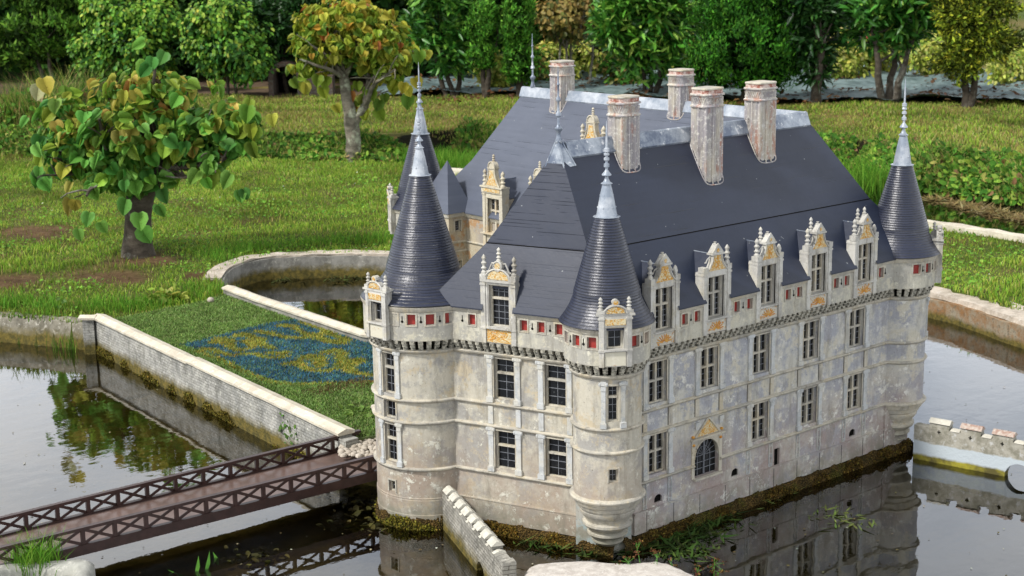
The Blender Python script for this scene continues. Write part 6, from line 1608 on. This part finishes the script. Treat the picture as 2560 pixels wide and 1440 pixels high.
# specks and fallen leaves floating on the pond
Pf = np.array([G(rng.uniform(0, 2560), v, .0035) for v in rng.uniform(860, 1440, 420)])
Pf = Pf[~inpoly(Pf[:, 0], Pf[:, 1], [(-.7, 1.0), (-.3, -.15), (1.95, -.15), (1.95, 2.8), (-.7, 2.8)]) & ~inpoly(Pf[:, 0], Pf[:, 1], PL)]; Pf[:, 2] = .0035
tag(leaf_obj('floating_specks', [scatter(OVAL, Pf, np.array([0, 0, 1.])+rng.normal(0, .08, Pf.shape), rng.normal(0, 1, Pf.shape), rng.uniform(.004, .016, len(Pf)), pick([(.30, .27, .15, 2), (.15, .12, .05, 2), (.5, .48, .4, 1)], len(Pf)))], M['moss']), "tiny leaves and specks floating on the pond", "debris", kind='stuff')
# iris leaves in the water
ir = G(500, 1432, 0); o = empty('water_iris', tuple(ir), "green sword shaped iris leaves standing in the water at the bottom left", "water plant")
for (u, v, tu, tv) in ((488, 1446, 500, 1390), (512, 1440, 528, 1378), (545, 1412, 534, 1380), (470, 1448, 420, 1424)):
    a = G(u, v, -.03); D = projpx(a)[0][2]/FPX; t = a+RIGHT*(tu-u)*D+np.array([0, 0, (v-tv)*D*1.08]); w_ = RIGHT*.008; mid = (a+t)/2+RIGHT*.004
    mb = MB(); mb.add([a-w_*.6, a+w_*.6, mid+w_, t, mid-w_], [(0, 1, 2, 4), (4, 2, 3)]); mb.add([p+DEPTH*.0015 for p in (a-w_*.6, a+w_*.6, mid+w_, t, mid-w_)], [(0, 1, 2, 4), (4, 2, 3)])
    mb.build('leaf', simple('iris leaf', (.06, .20, .02), (.10, .28, .03), 30, .4, 0., .1), o) if 'irisleaf' not in M else mb.build('leaf', M['irisleaf'], o)
    if 'irisleaf' not in M: M['irisleaf'] = bpy.data.materials['iris leaf']
def rush(label, pts):
    b = G(*pts[0][:2], .0); o = empty('flowering_rush', tuple(b), label, "rush")
    st = MB(); P = []
    for (u, v, tu, tv) in pts:
        a = G(u, v, .0); D = projpx(a)[0][2]/FPX; t = a+RIGHT*(tu-u)*D+np.array([0, 0, (v-tv)*D*1.1]); m_ = a.copy()*.5+t*.5+RIGHT*.01
        st.tube([a, m_, t], [.0022, .0018, .0010], 5)
        for k in range(7):
            e = t+RIGHT*rng.normal(0, .018)+np.array([0, 0, rng.uniform(-.055, .01)]); st.tube([m_*.3+t*.7, e], .0008, 4); P += [e+rng.normal(0, .0035, 3) for _ in range(6)]
    st.build('stems', M['irisleaf'], o); P = np.array(P)
    leaf_obj('seed_heads', [scatter(OVAL, P, rng.normal(0, 1, P.shape), rng.normal(0, 1, P.shape), rng.uniform(.006, .011, len(P)), pick([(.16, .06, .03, 3), (.30, .16, .05, 1)], len(P)))], M['leaf'], o)
rush("rush with brown seed heads rising in front of the rock slab near the turret", [(1600, 1475, 1590, 1360), (1620, 1480, 1560, 1395), (1630, 1480, 1642, 1385), (1600, 1480, 1545, 1410), (1640, 1480, 1680, 1400)])
rush("smaller rush with brown seed heads at the right end of the rock slab", [(1770, 1490, 1785, 1400), (1760, 1490, 1800, 1425), (1750, 1490, 1740, 1420)])
# creeper on the causeway wall end, weeds on the wall corner
def creeper(px, n, z, label, sp=.025, size=(.012, .028)):
    P = np.concatenate([np.array(GWp(u, v))[None]+rng.normal(0, sp, (n, 3))*np.array([.25, 1, 1]) for u, v in px])
    P[:, 0] = np.minimum(P[:, 0], W1a[0]+(P[:, 1]-W1a[1])*d1.x/d1.y-.004); P[:, 2] = np.clip(P[:, 2], .002, .25)
    return tag(leaf_obj('creeper', [scatter(OVAL, P, np.array([-1., -.2, .4])+rng.normal(0, .4, P.shape), rng.normal(0, 1, P.shape), rng.uniform(*size, len(P)), pick([(.10, .20, .03, 3), (.06, .13, .02, 2)], len(P)))], M['leaf']), label, "creeper", kind='thing')
def GWp(u, v):
    d = RC.T @ np.array([(u-1280)/FPX, (v-720)/FPX, 1.0]); n_ = np.array([d1.y, -d1.x, 0]); t = ((np.array([*W1a, 0])-CAM)@n_)/(d@n_); return CAM+d*t
creeper([(716, 1070), (724, 1082), (732, 1095), (738, 1102), (712, 1060)], 9, 0, "little green creeper on the causeway wall beside the bridge")
creeper([(165, 790), (160, 810), (162, 830), (168, 850), (172, 870)], 26, 0, "green weeds hanging over the corner of the pond edge and causeway wall", .05, (.02, .05))
tufts([(150, 880), (172, 885), (185, 880)], 'water_grass', "thin grass blades standing in the water by the wall corner", (.08, .16), 14, .035, LUSH, -.02, (.003, .005), .3)
# white mushroom and leaf debris on turf
mu = G(527, 757, TZ); MB().lathe([(0, -.005), (.012, 0), (.022, .012), (.024, .024), (.016, .036), (0, .040)], (0, 0, 0), 14)
m_ = MB(); m_.lathe([(.006, 0), (.018, .008), (.023, .020), (.018, .032), (.008, .038), (0, .039)], (*mu[:2], TZ-.002), 14, top=False)
tag(m_.build('white_pebble', M['pebble'], origin=tuple(mu), smooth=60), "single white pebble on the turf near the lawn", "pebble")
mu = G(935, 1022, .19); m_ = MB(); m_.lathe([(.006, 0), (.014, .006), (.017, .014), (.012, .024), (0, .028)], (*mu[:2], .185), 12, top=False)
tag(m_.build('white_pebble', M['pebble'], origin=tuple(mu), smooth=60), "single white pebble against the side of the left tower", "pebble")
c = G(890, 1030, .19); P = c+rng.normal(0, .04, (26, 3))*np.array([1, 1, .15]); P[:, 2] = np.maximum(P[:, 2], .192)
tag(leaf_obj('turf_weed', [scatter(OVAL, P, np.array([0, 0, 1.])+rng.normal(0, .4, P.shape), rng.normal(0, 1, P.shape), rng.uniform(.03, .06, len(P)), pick([(.18, .30, .05, 1)], len(P)))], M['leaf']), "small leafy weed growing on the turf beside the left tower", "weed", kind='thing')
c = GP([(395, 758), (415, 755), (435, 752)], LZ); P = np.concatenate([np.array([x, y, .19])+rng.normal(0, .05, (40, 3))*np.array([1, 1, .3]) for x, y in c]); P[:, 2] = np.maximum(P[:, 2], .18)
tag(leaf_obj('yellow_weed', [scatter(OVAL, P, np.array([0, 0, 1.])+rng.normal(0, .5, P.shape), rng.normal(0, 1, P.shape), rng.uniform(.04, .08, len(P)), pick([(.28, .36, .05, 2), (.38, .38, .08, 1), (.18, .26, .04, 1)], len(P)))], M['leaf']), "clump of yellow green leafy weeds where the turf meets the lawn", "weed", kind='thing')

GRP = {'laurel_shrub': 'glossy laurels of the shrub row', 'beech_shrub': 'beech shrubs of the shrub row', 'thuja_shrub': 'clipped thuja columns', 'leafy_tree': 'small lime trees on the lawn', 'crenellated_wall': 'crenellated walls in the pond', 'causeway_wall': 'walls of the turf causeway', 'pond_wall': 'retaining walls of the pond'}
for o in list(bpy.data.objects):
    k = o.name.split('.')[0]
    if o.parent is None and k in GRP: o['group'] = GRP[k]
# ------------------------------------------------------------------ light and sky
SUN_AZ = math.atan2(.15, -.90); SUN_EL = rad(48)
w = bpy.data.worlds.new("World"); sc.world = w; w.use_nodes = True
nt = w.node_tree; nt.nodes.clear()
out = nt.nodes.new("ShaderNodeOutputWorld"); bg = nt.nodes.new("ShaderNodeBackground")
sky = nt.nodes.new("ShaderNodeTexSky"); sky.sky_type = 'NISHITA'; sky.sun_disc = False
sky.sun_elevation = SUN_EL; sky.sun_rotation = PI/2-SUN_AZ; sky.air_density = 1.0; sky.dust_density = 2.5
bg.inputs[1].default_value = .10
nt.links.new(sky.outputs[0], bg.inputs[0])
# cloud layer
bg2 = nt.nodes.new("ShaderNodeBackground")
tc = nt.nodes.new("ShaderNodeTexCoord"); mp = nt.nodes.new("ShaderNodeMapping"); mp.inputs["Scale"].default_value = (1, 1, 2.6)
nz = nt.nodes.new("ShaderNodeTexNoise"); nz.inputs["Scale"].default_value = 2.3; nz.inputs["Detail"].default_value = 8; nz.inputs["Roughness"].default_value = .55
nt.links.new(tc.outputs["Generated"], mp.inputs[0]); nt.links.new(mp.outputs[0], nz.inputs["Vector"])
cr = nt.nodes.new("ShaderNodeValToRGB"); cr.color_ramp.elements[0].position = .30; cr.color_ramp.elements[0].color = (.50, .57, .68, 1)
cr.color_ramp.elements[1].position = .66; cr.color_ramp.elements[1].color = (1, .99, .97, 1)
nt.links.new(nz.outputs["Fac"], cr.inputs[0]); nt.links.new(cr.outputs[0], bg2.inputs[0])
sx = nt.nodes.new("ShaderNodeSeparateXYZ"); nt.links.new(tc.outputs["Generated"], sx.inputs[0])
hz = nt.nodes.new("ShaderNodeMapRange"); hz.inputs["From Min"].default_value = .20; hz.inputs["From Max"].default_value = .75; hz.inputs["To Min"].default_value = 2.1; hz.inputs["To Max"].default_value = .60
nt.links.new(sx.outputs[2], hz.inputs["Value"]); nt.links.new(hz.outputs[0], bg2.inputs[1])
mr = nt.nodes.new("ShaderNodeMapRange"); mr.inputs["From Min"].default_value = .28; mr.inputs["From Max"].default_value = .45
mr.inputs["To Min"].default_value = .45; mr.inputs["To Max"].default_value = .95
nt.links.new(nz.outputs["Fac"], mr.inputs["Value"])
mx = nt.nodes.new("ShaderNodeMixShader"); nt.links.new(mr.outputs[0], mx.inputs[0]); nt.links.new(bg.outputs[0], mx.inputs[1]); nt.links.new(bg2.outputs[0], mx.inputs[2])
nt.links.new(mx.outputs[0], out.inputs[0])
sd = bpy.data.lights.new("sun", 'SUN'); sd.energy = 3.8; sd.angle = rad(6.5); sd.color = (1, .965, .91)
so = bpy.data.objects.new("sun", sd); COL.objects.link(so)
dirv = Vector((math.cos(SUN_AZ)*math.cos(SUN_EL), math.sin(SUN_AZ)*math.cos(SUN_EL), math.sin(SUN_EL)))
so.rotation_euler = dirv.to_track_quat('Z', 'Y').to_euler(); so.location = (-6, 3, 8)
sc.view_settings.view_transform = 'Standard'; sc.view_settings.look = 'None'; sc.view_settings.exposure = 0.10
sc.cycles.max_bounces = 6; sc.cycles.transparent_max_bounces = 8; sc.cycles.diffuse_bounces = 3; sc.cycles.glossy_bounces = 3
sc.cycles.use_denoising = True; sc.cycles.caustics_reflective = False; sc.cycles.caustics_refractive = False
thingify()
